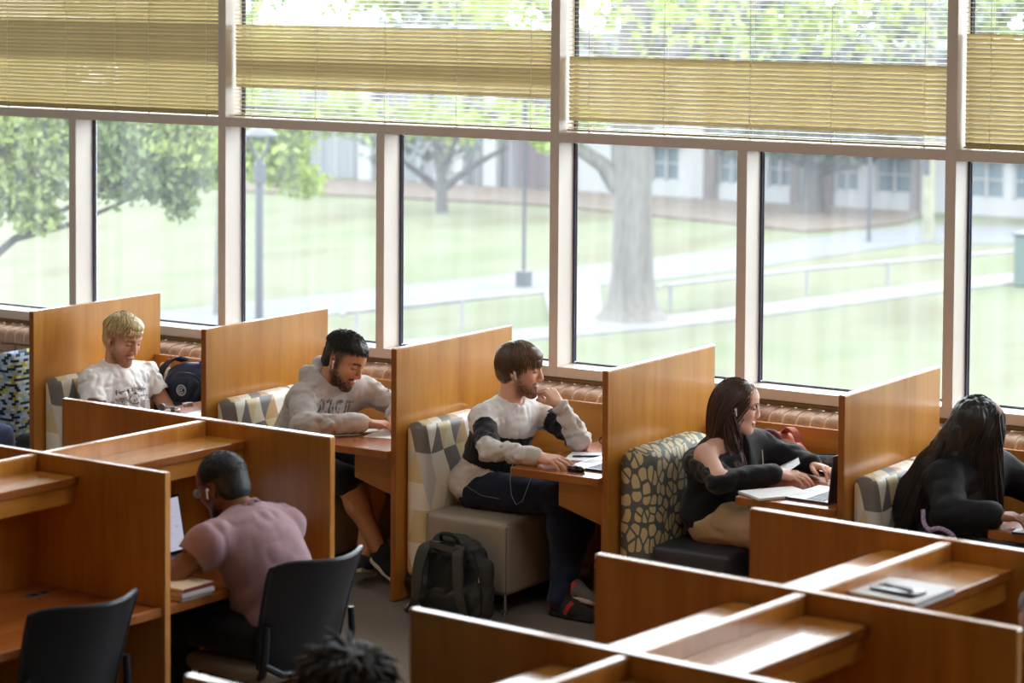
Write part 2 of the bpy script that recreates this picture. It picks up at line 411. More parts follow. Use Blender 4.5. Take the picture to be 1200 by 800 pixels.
def mat_leaves():
    m, nt, p = fabric_base('leaf_print_fabric', 0.6)
    M, u, v = _uv_nodes(nt, 0.060, 0.078, 0.05, 9.0)
    cb = nt.nodes.new('ShaderNodeCombineXYZ'); nt.links.new(u, cb.inputs[0]); nt.links.new(v, cb.inputs[1])
    vo = nt.nodes.new('ShaderNodeTexVoronoi'); vo.feature = 'DISTANCE_TO_EDGE'; vo.voronoi_dimensions = '2D'; vo.inputs['Scale'].default_value = 1.25
    nt.links.new(cb.outputs[0], vo.inputs['Vector'])
    v1 = nt.nodes.new('ShaderNodeTexVoronoi'); v1.feature = 'F1'; v1.voronoi_dimensions = '2D'; v1.inputs['Scale'].default_value = 1.25; nt.links.new(cb.outputs[0], v1.inputs['Vector'])
    leaf = M('MULTIPLY', M('GREATER_THAN', vo.outputs['Distance'], 0.10), M('LESS_THAN', v1.outputs['Distance'], 0.50))
    c = ramp_const(nt, leaf, [(0, S(98, 102, 100)), (0.5, S(208, 192, 150))])
    nt.links.new(c, p.inputs['Base Color']); return m
def mat_woven():
    m, nt, p = fabric_base('woven_block_fabric', 0.8)
    M, u, v = _uv_nodes(nt, 0.034, 0.0150, shear=0.0)
    fv = M('FLOOR', v); fu = M('FLOOR', M('MULTIPLY_ADD', fv, 0.39, u))
    cb = nt.nodes.new('ShaderNodeCombineXYZ'); nt.links.new(fu, cb.inputs[0]); nt.links.new(fv, cb.inputs[1])
    wn = nt.nodes.new('ShaderNodeTexWhiteNoise'); nt.links.new(cb.outputs[0], wn.inputs['Vector'])
    c = ramp_const(nt, wn.outputs['Value'], [(0, S(172, 190, 206)), (0.36, S(38, 44, 58)), (0.62, S(128, 164, 196)), (0.8, S(176, 178, 70)), (0.9, S(208, 214, 216))])
    nt.links.new(c, p.inputs['Base Color']); return m
M_TRI, M_LEAF, M_WOVEN = mat_triangles(), mat_leaves(), mat_woven()

# ------------------------------------------------------------------ booth row along the window
SP = 1.1741; PD = 1.02; PH = 1.22
DIV = {-2: 'honey wood booth divider furthest left, behind the blond person', -1: 'honey wood booth divider behind the person in the grey hoodie',
       0: 'honey wood booth divider behind the person in the white and black sweatshirt', 1: 'honey wood booth divider behind the bare-shouldered person with long hair',
       2: 'honey wood booth divider furthest right, behind the person all in black', 3: 'honey wood booth divider beyond the right picture edge'}
for i, lab in DIV.items():
    x = i * SP; t = thing('booth_divider', lab, 'divider', (x, 0, 0), group='wooden booth dividers')
    bx('board', (0.0, 0.006, 0.004), (0.028, PD, PH - 0.006), M_WV, t, 0.002)
    bx('top_edging', (-0.0005, 0.0, PH - 0.006), (0.0285, PD + 0.010, PH), M_EDGE, t, 0.0025)
    bx('front_edging', (-0.0005, 0.0, 0.004), (0.0285, 0.006, PH - 0.006), M_EDGED, t, 0.002)
BAYWHO = {-2: 'blond person', -1: 'person in the grey hoodie', 0: 'person in the white and black sweatshirt', 1: 'bare-shouldered person', 2: 'person all in black'}
for i, who in BAYWHO.items():
    x0, x1 = i * SP + 0.0285, (i + 1) * SP - 0.0005
    t = thing('booth_back_panel', 'low wood back panel under the window behind the ' + who.replace('person in the white and black sweatshirt', 'person with fist at chin'), 'panel', (x0, 0.985, 0), group='low booth back panels')
    bx('board', (0, -0.02, 0.06), (x1 - x0, 0, 0.872), M_WX, t, 0.002)
    bx('top_edging', (0, -0.021, 0.872), (x1 - x0, 0.001, 0.879), M_EDGE, t, 0.002)
    # table fixed to the divider on its right
    t = thing('booth_table', 'wall-hung honey wood booth table in front of the ' + who, 'table', ((i + 1) * SP - 0.0005, 0, 0), group='booth tables')
    w = 0.474
    o = MB().prism([(-w + .012, -0.026), (-0.001, -0.026), (-0.001, 0.962), (-w, 0.962), (-w, -0.014)], 2, 0.699, 0.730, 0.002).build('tabletop', M_TOP, t)
    m = MB().prism([(-w + .010, -0.034), (-0.001, -0.034), (-0.001, -0.026), (-w + .012, -0.026), (-w, -0.014), (-w, 0.962), (-w - 0.007, 0.962), (-w - 0.007, -0.018)], 2, 0.695, 0.7295, 0.0015)
    m.build('table_edging', M_EDGE if False else M_EDGED, t)
    MB().prism([(-0.302, 0.695), (-0.302, 0.548), (-0.001, 0.462), (-0.001, 0.695)], 1, 0.12, 0.142, 0.002).build('bracket', M_WX, t)
    # bench
    seatm = M_NAVYSEAT if i == 1 else M_LEATHER; fab = M_LEAF if i == 1 else M_TRI
    bench = {-2: 'bench with triangle print back and the blond person sitting on it', -1: 'bench with triangle print back under the person in the grey hoodie',
             0: 'bench with taupe seat on chrome legs, black backpack leaning on it', 1: 'bench with leaf print back and dark seat', 2: 'bench with triangle print back furthest right, under the person all in black'}[i]
    t = thing('booth_bench', bench, 'bench', (i * SP, 0, 0), group='upholstered booth benches')
    bt = 0.225 if i == 1 else 0.158
    y1 = 0.70; y2 = 0.93
    MB().box((0.034, 0.062, 0.105), (bt, y1, 0.862), 0.075 if i == 1 else 0.045, 5).build('backrest', fab, t, True)
    MB().box((0.036, 0.064, 0.085), (bt - 0.004, y1 - .002, 0.115), 0.008, 2).build('backrest_base', M_NAVYSEAT, t, True)
    st = MB().box((bt - 0.006, 0.062, 0.088), (0.625, y2, 0.442), 0.035, 5).build('seat', seatm, t, True)
    m = MB(); r = 0.0022
    for zz, q in ((0.425, 0.0),):
        m.tube([(bt, 0.0725, zz + .003), (0.60, 0.0725, zz + .003)], r, 6); m.tube([(0.6145, 0.085, zz + .003), (0.6145, y2 - .02, zz + .003)], r, 6)
    m.tube([(0.6148, 0.0718, 0.10), (0.6148, 0.0718, 0.42)], r, 6)
    m.build('seam', M_STITCH if i != 1 else M_BLACKPL, st)
    for lx, ly in ((0.09, 0.085), (0.60, 0.085), (0.09, 0.66), (0.60, 0.88)):
        m = MB(); m.tube([(lx, ly, 0.0), (lx, ly, 0.006), (lx, ly, 0.009), (lx, ly, 0.1)], [0.016, 0.016, 0.010, 0.010], 14)
        m.build('leg', M_CHROME, t, True)

# ------------------------------------------------------------------ carrel banks
M_DESK = wood('carrel_desk_veneer', S(164, 92, 44), S(194, 120, 62), (9, 0.9, 9), rough=0.24, coat=0.35)
def carrel_bank(label, x0, y0, rot, sp, L, us, n, group):
    t = thing('carrel_bank', label, 'study carrel', (x0, y0, 0), rot, group)
    for k in range(n):
        v = -k * sp
        p = bx('side_panel', (0.004, v, 0.003), (L - 0.004, v + 0.028, PH - 0.006), M_WV, t, 0.002)
        bx('top_edging', (0, v - 0.0005, PH - 0.006), (L, v + 0.0285, PH), M_EDGE, p, 0.003)
        for ea, eb in ((0, 0.004), (L - 0.004, L)): bx('end_edging', (ea, v - 0.0005, 0.003), (eb, v + 0.0285, PH - 0.006), M_EDGE, p, 0.0015)
        if k == n - 1: break
        va, vb = v - sp + 0.0287, v - 0.0007
        s = bx('spine_panel', (us - 0.028, va, 0.1), (us, vb, PH - 0.012), M_WV, t, 0.002)
        bx('top_edging', (us - 0.0285, va, PH - 0.012), (us + 0.0005, vb, PH - 0.006), M_EDGE, s, 0.002)
        for sgn, nm in ((1, 'right'), (-1, 'left')):
            f = (lambda a, b: (us + a, us + b)) if sgn > 0 else (lambda a, b: (us - 0.028 - b, us - 0.028 - a))
            a, b = f(0.001, 0.208); sh = bx('shelf', (a, va, 1.126), (b, vb, 1.156), M_SHELF, t, 0.002)
            a, b = f(0.206, 0.212); bx('shelf_edging', (a, va, 1.1255), (b, vb, 1.1565), M_EDGED, sh, 0.002)
            a, b = f(0.180, 0.198); bx('valance', (a, va, 1.058), (b, vb, 1.124), M_WY, t, 0.002)
            a, b = f(0.06, 0.12); bx('task_light', (a, va + .1, 1.104), (b, vb - .1, 1.124), M_FRAME, t, 0.004)
            e = (L - us - 0.012) if sgn > 0 else (us - 0.028 - 0.012)
            a, b = f(0.001, e - .008); d = bx('desktop', (a, va, 0.703), (b, vb, 0.735), M_DESK, t, 0.002)
            a, b = f(e - .008, e); bx('desk_edging', (a, va, 0.7015), (b, vb, 0.7345), M_EDGED, d, 0.003)
            a, b = f(0.05, 0.068); bx('modesty_panel', (a, va, 0.3), (b, vb, 0.702), M_WY, t, 0.002)
    return t
bankL = carrel_bank('left bank of dark-lit wooden study carrels with the person in mauve', -0.281, -1.97, -0.051, 0.913, 1.46, 0.815, 3, 'banks of study carrels')
bankR = carrel_bank('right bank of wooden study carrels, bright sky reflected on its shelves', 3.122, -2.301, -0.088, 0.880, 1.425, 0.755, 4, 'banks of study carrels')
# flush socket plate in the empty left carrel desk
sk = bx('socket_plate', (0.925, -1.098, 0.735), (0.985, -0.978, 0.7375), mk('brushed_plate', S(176, 160, 140), 0.35, metal=0.6), bankL, 0.001)
for dy in (0.0, 0.052):
    bx('socket', (0.940, -1.085 + dy, 0.7373), (0.970, -1.050 + dy, 0.7381), M_BLACKPL, sk, 0.0004)

# ------------------------------------------------------------------ plastic chairs
def make_chair(label, loc, rot):
    t = thing('office_chair', label, 'chair', loc, rot, 'black plastic office chairs')
    # back shell: concave towards the sitter (local -X), 22 mm thick with rolled rim
    NS, NT = 18, 12
    def P(s, q, off):
        hw = 0.195 + 0.055 * q - 0.02 * q * q
        x = 0.205 + 0.10 * q + 0.055 * q * q - 0.125 * s * s * (0.55 + 0.45 * q) + off
        z = 0.455 + 0.425 * q + 0.012 * s * s * q - 0.03 * (abs(s) ** 6) * q
        return (x, s * hw, z)
    F = [[P(-1 + 2 * i / NS, j / NT, -0.006) for i in range(NS + 1)] for j in range(NT + 1)]
    B = [[P(-1 + 2 * i / NS, j / NT, 0.006) for i in range(NS + 1)] for j in range(NT + 1)]
    m = MB(); m.sheet(F); m.sheet([r[::-1] for r in B])
    per = lambda G: G[0] + [r[-1] for r in G[1:]] + G[-1][::-1][1:] + [r[0] for r in G[::-1][1:]]
    m.sheet([per(F), per(B)])
    bmesh.ops.remove_doubles(m.bm, verts=m.bm.verts, dist=1e-5)
    m.build('back_shell', M_BLACKPL, t, True)
    m = MB(); rim = [P(-1, j / NT, 0.0) for j in range(NT + 1)] + [P(-1 + 2 * i / NS, 1, 0) for i in range(1, NS)] + [P(1, j / NT, 0.0) for j in range(NT, -1, -1)]
    m.tube(rim, 0.010, 8); m.build('rim', M_BLACKPL, t, True)
    m = MB()
    for s in (-1, 1):
        m.tube([(0.20, s * 0.215, 0.64), (0.20, s * 0.222, 0.56), (0.185, s * 0.222, 0.47), (0.14, s * 0.20, 0.425), (0.02, s * 0.19, 0.415)], [0.012, 0.014, 0.016, 0.016, 0.014], 10)
    m.tube([(0.195, -0.222, 0.50), (0.225, -0.16, 0.462), (0.245, 0, 0.452), (0.225, 0.16, 0.462), (0.195, 0.222, 0.50)], 0.014, 10)
    m.build('back_frame', M_BLACKPL, t, True)
    MB().box((-0.24, -0.225, 0.415), (0.19, 0.225, 0.475), 0.028, 4).build('seat', mk('taupe_seat_cloth', S(150, 138, 122), 0.8, noise=(90, 0.1)), t, True)
    for sx, sy in ((-0.2, -0.2), (-0.2, 0.2), (0.17, -0.2), (0.17, 0.2)):
        MB().tube([(sx, sy, 0.42), (sx * 1.1, sy * 1.08, 0.2), (sx * 1.18, sy * 1.12, 0.0)], 0.012, 10).build('leg', mk('pale_metal', S(190, 188, 182), 0.3, metal=0.8), t, True)
    return t
make_chair('black plastic office chair with the person in mauve sitting forward on it', (1.205, -2.44, 0), math.radians(-8))
make_chair('empty black plastic office chair at the bottom left corner', (0.965, -3.42, 0), math.radians(-8))

make_chair('black plastic office chair under the person with dark twisted hair', (2.82, -4.53, 0), math.radians(180 - 4))
make_chair('black plastic office chair under the person in the grey hood', (4.60, -2.78, 0), math.radians(-5))
# woven-print bench and stool left of the booth row
t = thing('booth_bench', 'bench with small blue and black woven print at the left picture edge', 'bench', (-3.06, 0.45, 0))
MB().box((0.03, 0, 0.10), (0.172, 0.64, 0.888), 0.04, 5).build('backrest', M_WOVEN, t, True)
MB().box((0.165, 0, 0.088), (0.63, 0.64, 0.442), 0.035, 5).build('seat', M_NAVYSEAT, t, True)
for lx, ly in ((0.09, 0.03), (0.60, 0.03), (0.09, 0.6), (0.60, 0.6)): MB().tube([(lx, ly, 0.0), (lx, ly, 0.1)], 0.012, 12).build('leg', M_CHROME, t, True)
t = thing('stool', 'round dark upholstered stool left of the booth row', 'stool', (-3.12, -0.06, 0))
MB().tube([(0, 0, .38), (0, 0, .40), (0, 0, .455), (0, 0, .475)], [.20, .22, .22, .19], 28).build('seat', M_NAVYSEAT, t, True)
for a in (0.8, 2.4, 3.9, 5.5): MB().tube([(math.cos(a) * .13, math.sin(a) * .13, .39), (math.cos(a) * .19, math.sin(a) * .19, 0)], .012, 10).build('leg', M_CHROME, t, True)

# ------------------------------------------------------------------ outdoors
ZG = -3.2
def grass_mat():
    m = bpy.data.materials.new('lawn_grass'); m.use_nodes = True; nt = m.node_tree; p = nt.nodes['Principled BSDF']
    tc = nt.nodes.new('ShaderNodeTexCoord'); n = nt.nodes.new('ShaderNodeTexNoise'); n.inputs['Scale'].default_value = 0.35; n.inputs['Detail'].default_value = 5
    mp = nt.nodes.new('ShaderNodeMapping'); mp.inputs['Scale'].default_value = (1, 0.5, 1); mp.inputs['Rotation'].default_value = (0, 0, 0.5)
    nt.links.new(tc.outputs['Object'], mp.inputs[0]); nt.links.new(mp.outputs[0], n.inputs['Vector'])
    r = nt.nodes.new('ShaderNodeValToRGB'); e = r.color_ramp.elements
    e[0].position = 0.34; e[0].color = (0.0700, 0.0672, 0.0420, 1); e[1].position = 0.66; e[1].color = (0.0686, 0.0798, 0.0434, 1)
    k = e.new(0.5); k.color = (0.0868, 0.0938, 0.0602, 1)
    nt.links.new(n.outputs[0], r.inputs[0]); nt.links.new(r.outputs[0], p.inputs['Base Color']); p.inputs['Roughness'].default_value = 0.95
    p.inputs['Specular IOR Level'].default_value = 0.1
    return m
M_GRASS = grass_mat()
M_PAVE = mk('pale_concrete', (0.0945, 0.0945, 0.0980), 0.9, noise=(1.5, 0.08))
M_ROAD = mk('grey_asphalt', (0.0644, 0.0672, 0.0756), 0.9, noise=(1.2, 0.08))
M_MULCH = mk('pine_straw', (0.0595, 0.0420, 0.0301), 0.95, noise=(2.2, 0.25))
M_BARK = mk('grey_bark', (0.0833, 0.0756, 0.0686), 0.9, noise=(5, 0.25), bump=(12, 0.6), stretch=(3, 3, 0.5))
M_BARKD = mk('dark_bark', (0.0343, 0.0301, 0.0287), 0.9, noise=(5, 0.25))
M_LAMPG = mk('lamp_post_grey', (0.0270, 0.0306, 0.0396), 0.5)
M_WHITEP = mk('white_render', (0.1960, 0.1960, 0.1960), 0.8)
M_SIDING = mk('pale_siding', (0.1078, 0.1106, 0.1176), 0.8)
M_FBRICK = mk('far_brick', (0.0686, 0.0511, 0.0483), 0.85, noise=(6, 0.12))
M_DBRICK = mk('far_dark_brick', (0.0588, 0.0462, 0.0490), 0.85, noise=(6, 0.12))
M_FGLASS = mk('far_window_glass', (0.0637, 0.0931, 0.1127), 0.1)
M_RAILW = mk('galvanised_rail', (0.1323, 0.1351, 0.1393), 0.5)

struct(bx('ground', (-95, 1.6, ZG - 0.3), (60, 130, ZG), M_GRASS, bev=0))
def strip(name, a, b, mat, h):
    m = MB(); pl = a + b[::-1]
    m.prism(pl, 2, ZG - 0.05, ZG + h); return struct(m.build(name, mat))
strip('footpath', [(-19.92, 21.68), (-17.89, 25.55), (-16.84, 28.28), (-15.91, 30.95), (-15.17, 33.63), (-14.58, 36.21), (-14.01, 39.12), (-13.02, 41.9), (-11.9, 45.5)],
      [(-18.6, 20.6), (-17.1, 24.4), (-16.2, 27.1), (-15.05, 29.62), (-14.42, 32.18), (-13.83, 34.61), (-13.24, 37.35), (-12.39, 40.2), (-11.2, 44.0)], M_PAVE, 0.03)
strip('road', [(-24.9, 21.0), (-23.6, 27.0), (-22.87, 29.99), (-22.46, 32.02), (-21.59, 35.85), (-21.26, 38.14), (-20.48, 42.27), (-20.1, 45.98), (-19.4, 50.2), (-16.0, 52.0), (-9, 53.0)],
      [(-22.8, 20.0), (-21.5, 25.0), (-21.0, 27.63), (-20.37, 29.3), (-19.7, 33.0), (-18.9, 35.54), (-18.4, 38.24), (-18.06, 41.8), (-17.5, 46.2), (-14.5, 48.0), (-8, 49.0)], M_ROAD, 0.02)
strip('crossing_path', [(-19.9, 33.0), (-17.3, 29.2), (-16.5, 28.0)], [(-19.4, 34.4), (-16.8, 30.2), (-16.0, 29.0)], M_PAVE, 0.025)
strip('mulch_bed', [(-41, 52.0), (-36.89, 53.2), (-32.96, 53.4), (-26.28, 53.4), (-20.4, 53.4), (-19.9, 50.4)], [(-40, 47.6), (-34.4, 48.6), (-30.2, 49.2), (-23.4, 47.6), (-20.9, 46.8), (-20.2, 48.5)], M_MULCH, 0.06)

def leaf_mat(name, c, tr=0.35):
    m = bpy.data.materials.new(name); m.use_nodes = True; nt = m.node_tree; p = nt.nodes['Principled BSDF']; out = nt.nodes['Material Output']
    p.inputs['Base Color'].default_value = (*c, 1); p.inputs['Roughness'].default_value = 0.6
    t = nt.nodes.new('ShaderNodeBsdfTranslucent'); t.inputs[0].default_value = (c[0] * 1.25, c[1] * 1.2, c[2] * 0.8, 1); mx = nt.nodes.new('ShaderNodeMixShader'); mx.inputs[0].default_value = tr
    nt.links.new(p.outputs[0], mx.inputs[1]); nt.links.new(t.outputs[0], mx.inputs[2]); nt.links.new(mx.outputs[0], out.inputs[0]); return m
M_LF = {'bright': leaf_mat('bright_leaf', (0.185, 0.235, 0.066)), 'mid': leaf_mat('mid_leaf', (0.100, 0.142, 0.046)), 'lime': leaf_mat('lime_leaf', (0.1950, 0.2574, 0.0507)), 'dark': leaf_mat('dark_leaf', (0.0421, 0.0562, 0.0421), 0.2), 'grey': leaf_mat('grey_leaf', (0.0788, 0.0952, 0.0842), 0.25)}
def leaves(clusters, size):
    V = []; n = 0
    for c, r, k in clusters:
        d = RNG.normal(size=(k, 3)); d /= np.linalg.norm(d, axis=1)[:, None]
        rad = RNG.random(k) ** 0.45
        # lumpy crown outline
        lump = 1 + 0.22 * np.sin(d[:, 0] * 5 + c[0]) * np.cos(d[:, 2] * 6 + c[1]) + 0.15 * np.sin(d[:, 1] * 9 + c[2])
        P = np.array(c) + d * (np.array(r) * (rad * lump)[:, None])
        a = RNG.normal(size=(k, 3)); a /= np.linalg.norm(a, axis=1)[:, None]; b = np.cross(a, RNG.normal(size=(k, 3))); b /= np.linalg.norm(b, axis=1)[:, None]
        s = size * (0.6 + 0.8 * RNG.random(k))[:, None]
        V.append(np.stack([P - a * s * .5, P + b * s * .28, P + a * s * .5, P - b * s * .28], 1).reshape(-1, 3)); n += k
    V = np.concatenate(V); me = bpy.data.meshes.new('leaves'); F = np.arange(n * 4).reshape(-1, 4)
    me.from_pydata(V.tolist(), [], F.tolist()); return me
def tree(label, base, trunk, limbs, crowns, size, bark=None, name='tree'):
    """trunk: [(x,y,z,r)..]; limbs: list of the same; crowns: [(leafmat, clusters)]"""
    t = thing(name, label, 'tree', base); B = Vector(base)
    def tb(pts, nm, par):
        return MB().tube([Vector(p[:3]) - B for p in pts], [p[3] for p in pts], 14).build(nm, bark or M_BARK, par, True)
    tr = tb(trunk, 'trunk', t)
    for l in limbs: tb(l, 'branch', t)
    for mname, cl in crowns:
        me = leaves([(tuple(np.array(c) - np.array(base)), r, k) for c, r, k in cl], size)
        o = link('foliage', me, M_LF[mname], t); o['kind'] = 'stuff'
    return t
# the big leafy tree close to the left windows
tree('leafy green tree close outside the leftmost window, dark crooked branch below its leaves', (-13.6, 7.2, ZG),
     [(-13.6, 7.2, ZG, 0.32), (-13.5, 7.3, -1.5, 0.22), (-13.3, 7.5, -0.2, 0.2), (-12.9, 7.9, 1.6, 0.15), (-12.6, 8.2, 3.6, 0.08)],
     [[(-13.35, 7.45, -0.9, .09), (-12.6, 8.5, -0.35, .06), (-12.25, 9.6, -0.12, .05), (-12.05, 9.95, 0.2, .042), (-11.6, 10.4, 0.36, .03), (-11.1, 10.7, 0.62, .015)],
      [(-12.05, 9.95, 0.2, .035), (-11.8, 10.2, 0.42, .03), (-11.3, 10.5, 0.72, .022), (-10.8, 10.7, 0.9, .012)], [(-12.95, 7.8, 1.2, .1), (-11.6, 10.0, 1.5, .05), (-10.6, 11.5, 1.6, .03), (-9.9, 12.3, 1.55, .015)]],
     [('bright', [((-11.85, 9.9, .72), (.42, .4, .30), 1100), ((-11.75, 9.95, .44), (.30, .3, .18), 420), ((-12.0, 9.7, 1.35), (.55, .55, .42), 1710), ((-12.1, 9.6, 0.85), (.42, .45, .32), 1235), ((-11.6, 10.0, 1.25), (.5, .5, .36), 1235), ((-12.2, 9.5, 0.42), (.25, .3, .2), 456), ((-10.7, 10.9, 1.3), (.5, .5, .4), 1178), ((-10.65, 10.95, 1.25), (.45, .45, .35), 1064), ((-12.0, 9.8, 2.0), (.9, .9, .5), 1520), ((-10.5, 11.0, 2.1), (.9, .9, .5), 1520)]),
      ('mid', [((-11.2, 10.6, 1.0), (.7, .7, .45), 1710), ((-10.8, 11.1, 0.88), (.42, .45, .3), 798), ((-10.75, 11.15, 0.55), (.2, .2, .2), 171), ((-11.6, 10.6, 1.3), (.7, .9, .4), 1330), ((-11.0, 10.9, 2.3), (1.4, 1.2, .6), 1710)]),
      ('dark', [((-11.3, 10.9, 0.85), (.5, .45, .25), 570), ((-11.0, 11.2, 0.80), (.5, .4, .22), 418)])], 0.105, M_BARKD)
tree('lime green young tree past the grey lamp post', (-22.75, 26.4, ZG), [(-22.75, 26.4, ZG, .16), (-22.72, 26.45, -1, .12), (-22.65, 26.6, .6, .08)], [[(-22.75, 26.4, -.6, .06), (-22.0, 27.1, .0, .03)]],
     [('lime', [((-22.0, 27.1, -.25), (.75, .7, .5), 900), ((-21.7, 27.4, -.75), (.5, .5, .3), 260), ((-22.6, 26.9, 0.1), (.95, .8, .7), 1300), ((-21.9, 27.3, 0.35), (.7, .6, .45), 600), ((-23.2, 26.6, -0.55), (.55, .5, .4), 420), ((-22.6, 26.8, 1.6), (2.0, 1.6, .9), 1200)]), ('bright', [((-21.2, 28.2, .45), (.8, .7, .42), 600)])], 0.17)
tree('thick grey tree trunk with flared roots outside the centre window', (-16.24, 30.27, ZG),
     [(-16.24, 30.27, ZG, .74), (-16.24, 30.27, ZG + .12, .60), (-16.24, 30.27, ZG + .35, .47), (-16.22, 30.25, ZG + .8, .40), (-16.2, 30.2, -1.6, .365), (-16.2, 30.2, -0.6, .35), (-16.2, 30.2, 0.3, .37), (-16.2, 30.2, 1.5, .33), (-16.1, 30.2, 3.5, .25)],
     [[(-16.45, 30.1, -0.75, .2), (-16.7, 29.95, -0.35, .15), (-17.2, 29.6, 0.05, .12), (-18.0, 29.2, 0.3, .09), (-19, 28.8, .8, .05)], [(-16.1, 30.2, 1.2, .2), (-14.8, 30.9, 2.2, .12), (-13.6, 31.6, 3.0, .06)], [(-16.2, 30.2, 1.6, .18), (-15.2, 31.0, 2.4, .1), (-14.2, 32.2, 2.6, .05)], [(-16.2, 30.2, 1.3, .16), (-17.3, 29.6, 2.2, .1), (-18.2, 29.2, 2.8, .05)]],
     [('lime', [((-17.5, 29.5, 0.15), (.55, .5, .3), 260), ((-17.0, 29.7, 0.45), (.5, .4, .3), 200), ((-18.6, 28.9, 0.35), (.6, .5, .25), 200), ((-15.4, 31.3, 2.2), (2.4, 2.2, .8), 900), ((-13.4, 33, 2.6), (2.2, 2.0, 1.0), 800), ((-18.0, 29.4, 2.6), (1.6, 1.6, .8), 600)]),
      ('grey', [((-15.0, 32.4, 2.7), (2.8, 2.0, 1.0), 900), ((-12.6, 34.4, 2.2), (1.8, 1.6, .8), 500)])], 0.2)
tree('small dark many-stemmed tree before the far grey building', (-31.2, 45.9, ZG), [(-31.2, 45.9, ZG, .18), (-31.2, 45.9, -2.4, .15), (-31.4, 45.9, -1.2, .1), (-31.6, 45.9, 0.6, .06)],
     [[(-31.2, 45.9, -2.6, .11), (-30.4, 46.3, -1.9, .08), (-29.6, 46.7, -1.4, .05)], [(-31.2, 45.9, -2.6, .11), (-32.2, 45.4, -1.8, .07), (-32.8, 45.1, -.9, .05)], [(-31.2, 45.9, -2.3, .09), (-30.8, 46.0, -1.2, .06), (-30.4, 46, -.2, .04)]],
     [('lime', [((-31.4, 45.9, -.7), (2.0, 1.2, .7), 500), ((-29.6, 46.8, -.6), (1.2, .8, .5), 260)]), ('grey', [((-32.4, 45.2, -1.3), (1.0, .8, .7), 260), ((-31.2, 46.1, -1.6), (.9, .8, .5), 120), ((-31, 46, 1.2), (3, 2, 1.2), 800)])], 0.26, M_BARKD)
tree('dark spreading tree in front of the far white building', (-23.0, 51.5, ZG), [(-23.0, 51.5, ZG, .42), (-23.0, 51.5, -2.7, .30), (-23.0, 51.5, -2.0, .27), (-23.0, 51.5, -1.2, .24), (-23.0, 51.5, 1.0, .15)],
     [[(-23.0, 51.5, -2.1, .16), (-22.1, 51.6, -1.85, .13), (-21.2, 51.6, -1.6, .09), (-20.4, 51.6, -1.3, .06)], [(-23.0, 51.5, -1.9, .15), (-24.1, 51.4, -1.6, .1), (-25.2, 51.3, -1.4, .06)]],
     [('dark', [((-23.0, 51.2, -1.35), (2.3, 1.0, .38), 900), ((-22.0, 51.4, -1.5), (1.0, .8, .35), 300), ((-24.8, 51.0, -1.45), (1.0, .8, .3), 260), ((-20.8, 51.5, -1.3), (.8, .6, .3), 220), ((-22.8, 51.4, 0.2), (3.4, 1.6, 1.3), 1300)]), ('grey', [((-25.0, 50.9, -1.2), (1.2, 1, .5), 250), ((-22.8, 51.2, 1.6), (3, 1.6, 1), 700)])], 0.26, M_BARKD)
for lab, bx_, kind in (('tall tree crown behind the left end of the far building', (-46, 67, ZG), 'bright'), ('tall tree crown behind the middle of the far building', (-35, 68, ZG), 'mid'),
                       ('tall tree crown behind the right end of the far building', (-25, 68, ZG), 'bright'), ('tall tree crown beyond the right window', (-14, 67, ZG), 'mid'), ('tall tree crown far beyond the leftmost window', (-58, 66, ZG), 'mid')):
    X, Y, Z = bx_
    tree(lab, bx_, [(X, Y, ZG, .4), (X, Y, 0, .3), (X, Y, 4, .15)], [[(X, Y, 1, .15), (X + 2, Y, 3, .08)], [(X, Y, 1.5, .15), (X - 2, Y, 3.4, .08)]],
         [(kind, [((X + RNG.uniform(-3, 3), Y + RNG.uniform(-1.5, 1.5), 2.6 + RNG.uniform(-1.6, 3.0)), (2.2, 1.6, 1.4), 260) for _ in range(9)]), ('grey', [((X + RNG.uniform(-3, 3), Y, 2.2 + RNG.uniform(-1, 2)), (2.2, 1.6, 1.2), 180) for _ in range(4)])], 0.45)

def lamp_post(label, x, y, ztop, base=False, r=0.055, head=True):
    t = thing('lamp_post', label, 'lamp post', (x, y, ZG), group='grey lamp posts on the lawn'); h = ztop - ZG
    m = MB(); m.tube([(0, 0, 0), (0, 0, .05), (0, 0, .06), (0, 0, h - .42)], [r * 2, r * 2, r, r * .9], 14); m.build('post', M_LAMPG, t, True)
    MB().tube([(0, 0, h - .74), (0, 0, h - .73), (0, 0, h - .42), (0, 0, h - .40)], [r, r * 1.45, r * 1.45, r * .9], 14).build('collar', M_LAMPG, t, True)
    ca, sa = _cy, _sy
    for s in (-1, 1):
        MB().tube([(0, 0, h - .43), (ca * s * .05, sa * s * .05, h - .30), (ca * s * .13, sa * s * .13, h - .16), (ca * s * .19, sa * s * .19, h)], .028, 8).build('arm', M_LAMPG, t, True)
    m = MB(); m.tube([(0, 0, h - .005), (0, 0, h + .03), (0, 0, h + .10), (0, 0, h + .16), (0, 0, h + .18)], [.27, .28, .2, .08, .02], 20); m.build('lamp_head', M_LAMPG, t, True)
    if base: MB().box((-.13, -.13, 0), (.13, .13, .34), .03, 2).build('base_box', M_LAMPG, t)
    return t
lamp_post('grey lamp post with forked arms close outside the second window', -18.0, 21.57, 0.50, r=0.068)
lamp_post('thin dark lamp post on a boxy base beyond the middle lawn', -20.51, 33.27, 0.9, base=True, r=0.04)
lamp_post('thin grey lamp post far off in front of the dark spreading tree', -18.68, 45.78, 0.9, r=0.045)
t = thing('utility_pole', 'thick brown wooden pole at the far right of the lawn, beside the road', 'pole', (-17.69, 47.02, ZG))
MB().tube([(0, 0, 0), (0, 0, 3), (0, 0, 7)], [.15, .135, .12], 14).build('shaft', mk('weathered_pole', (0.17, 0.165, 0.12), 0.9, noise=(3, .2)), t, True)
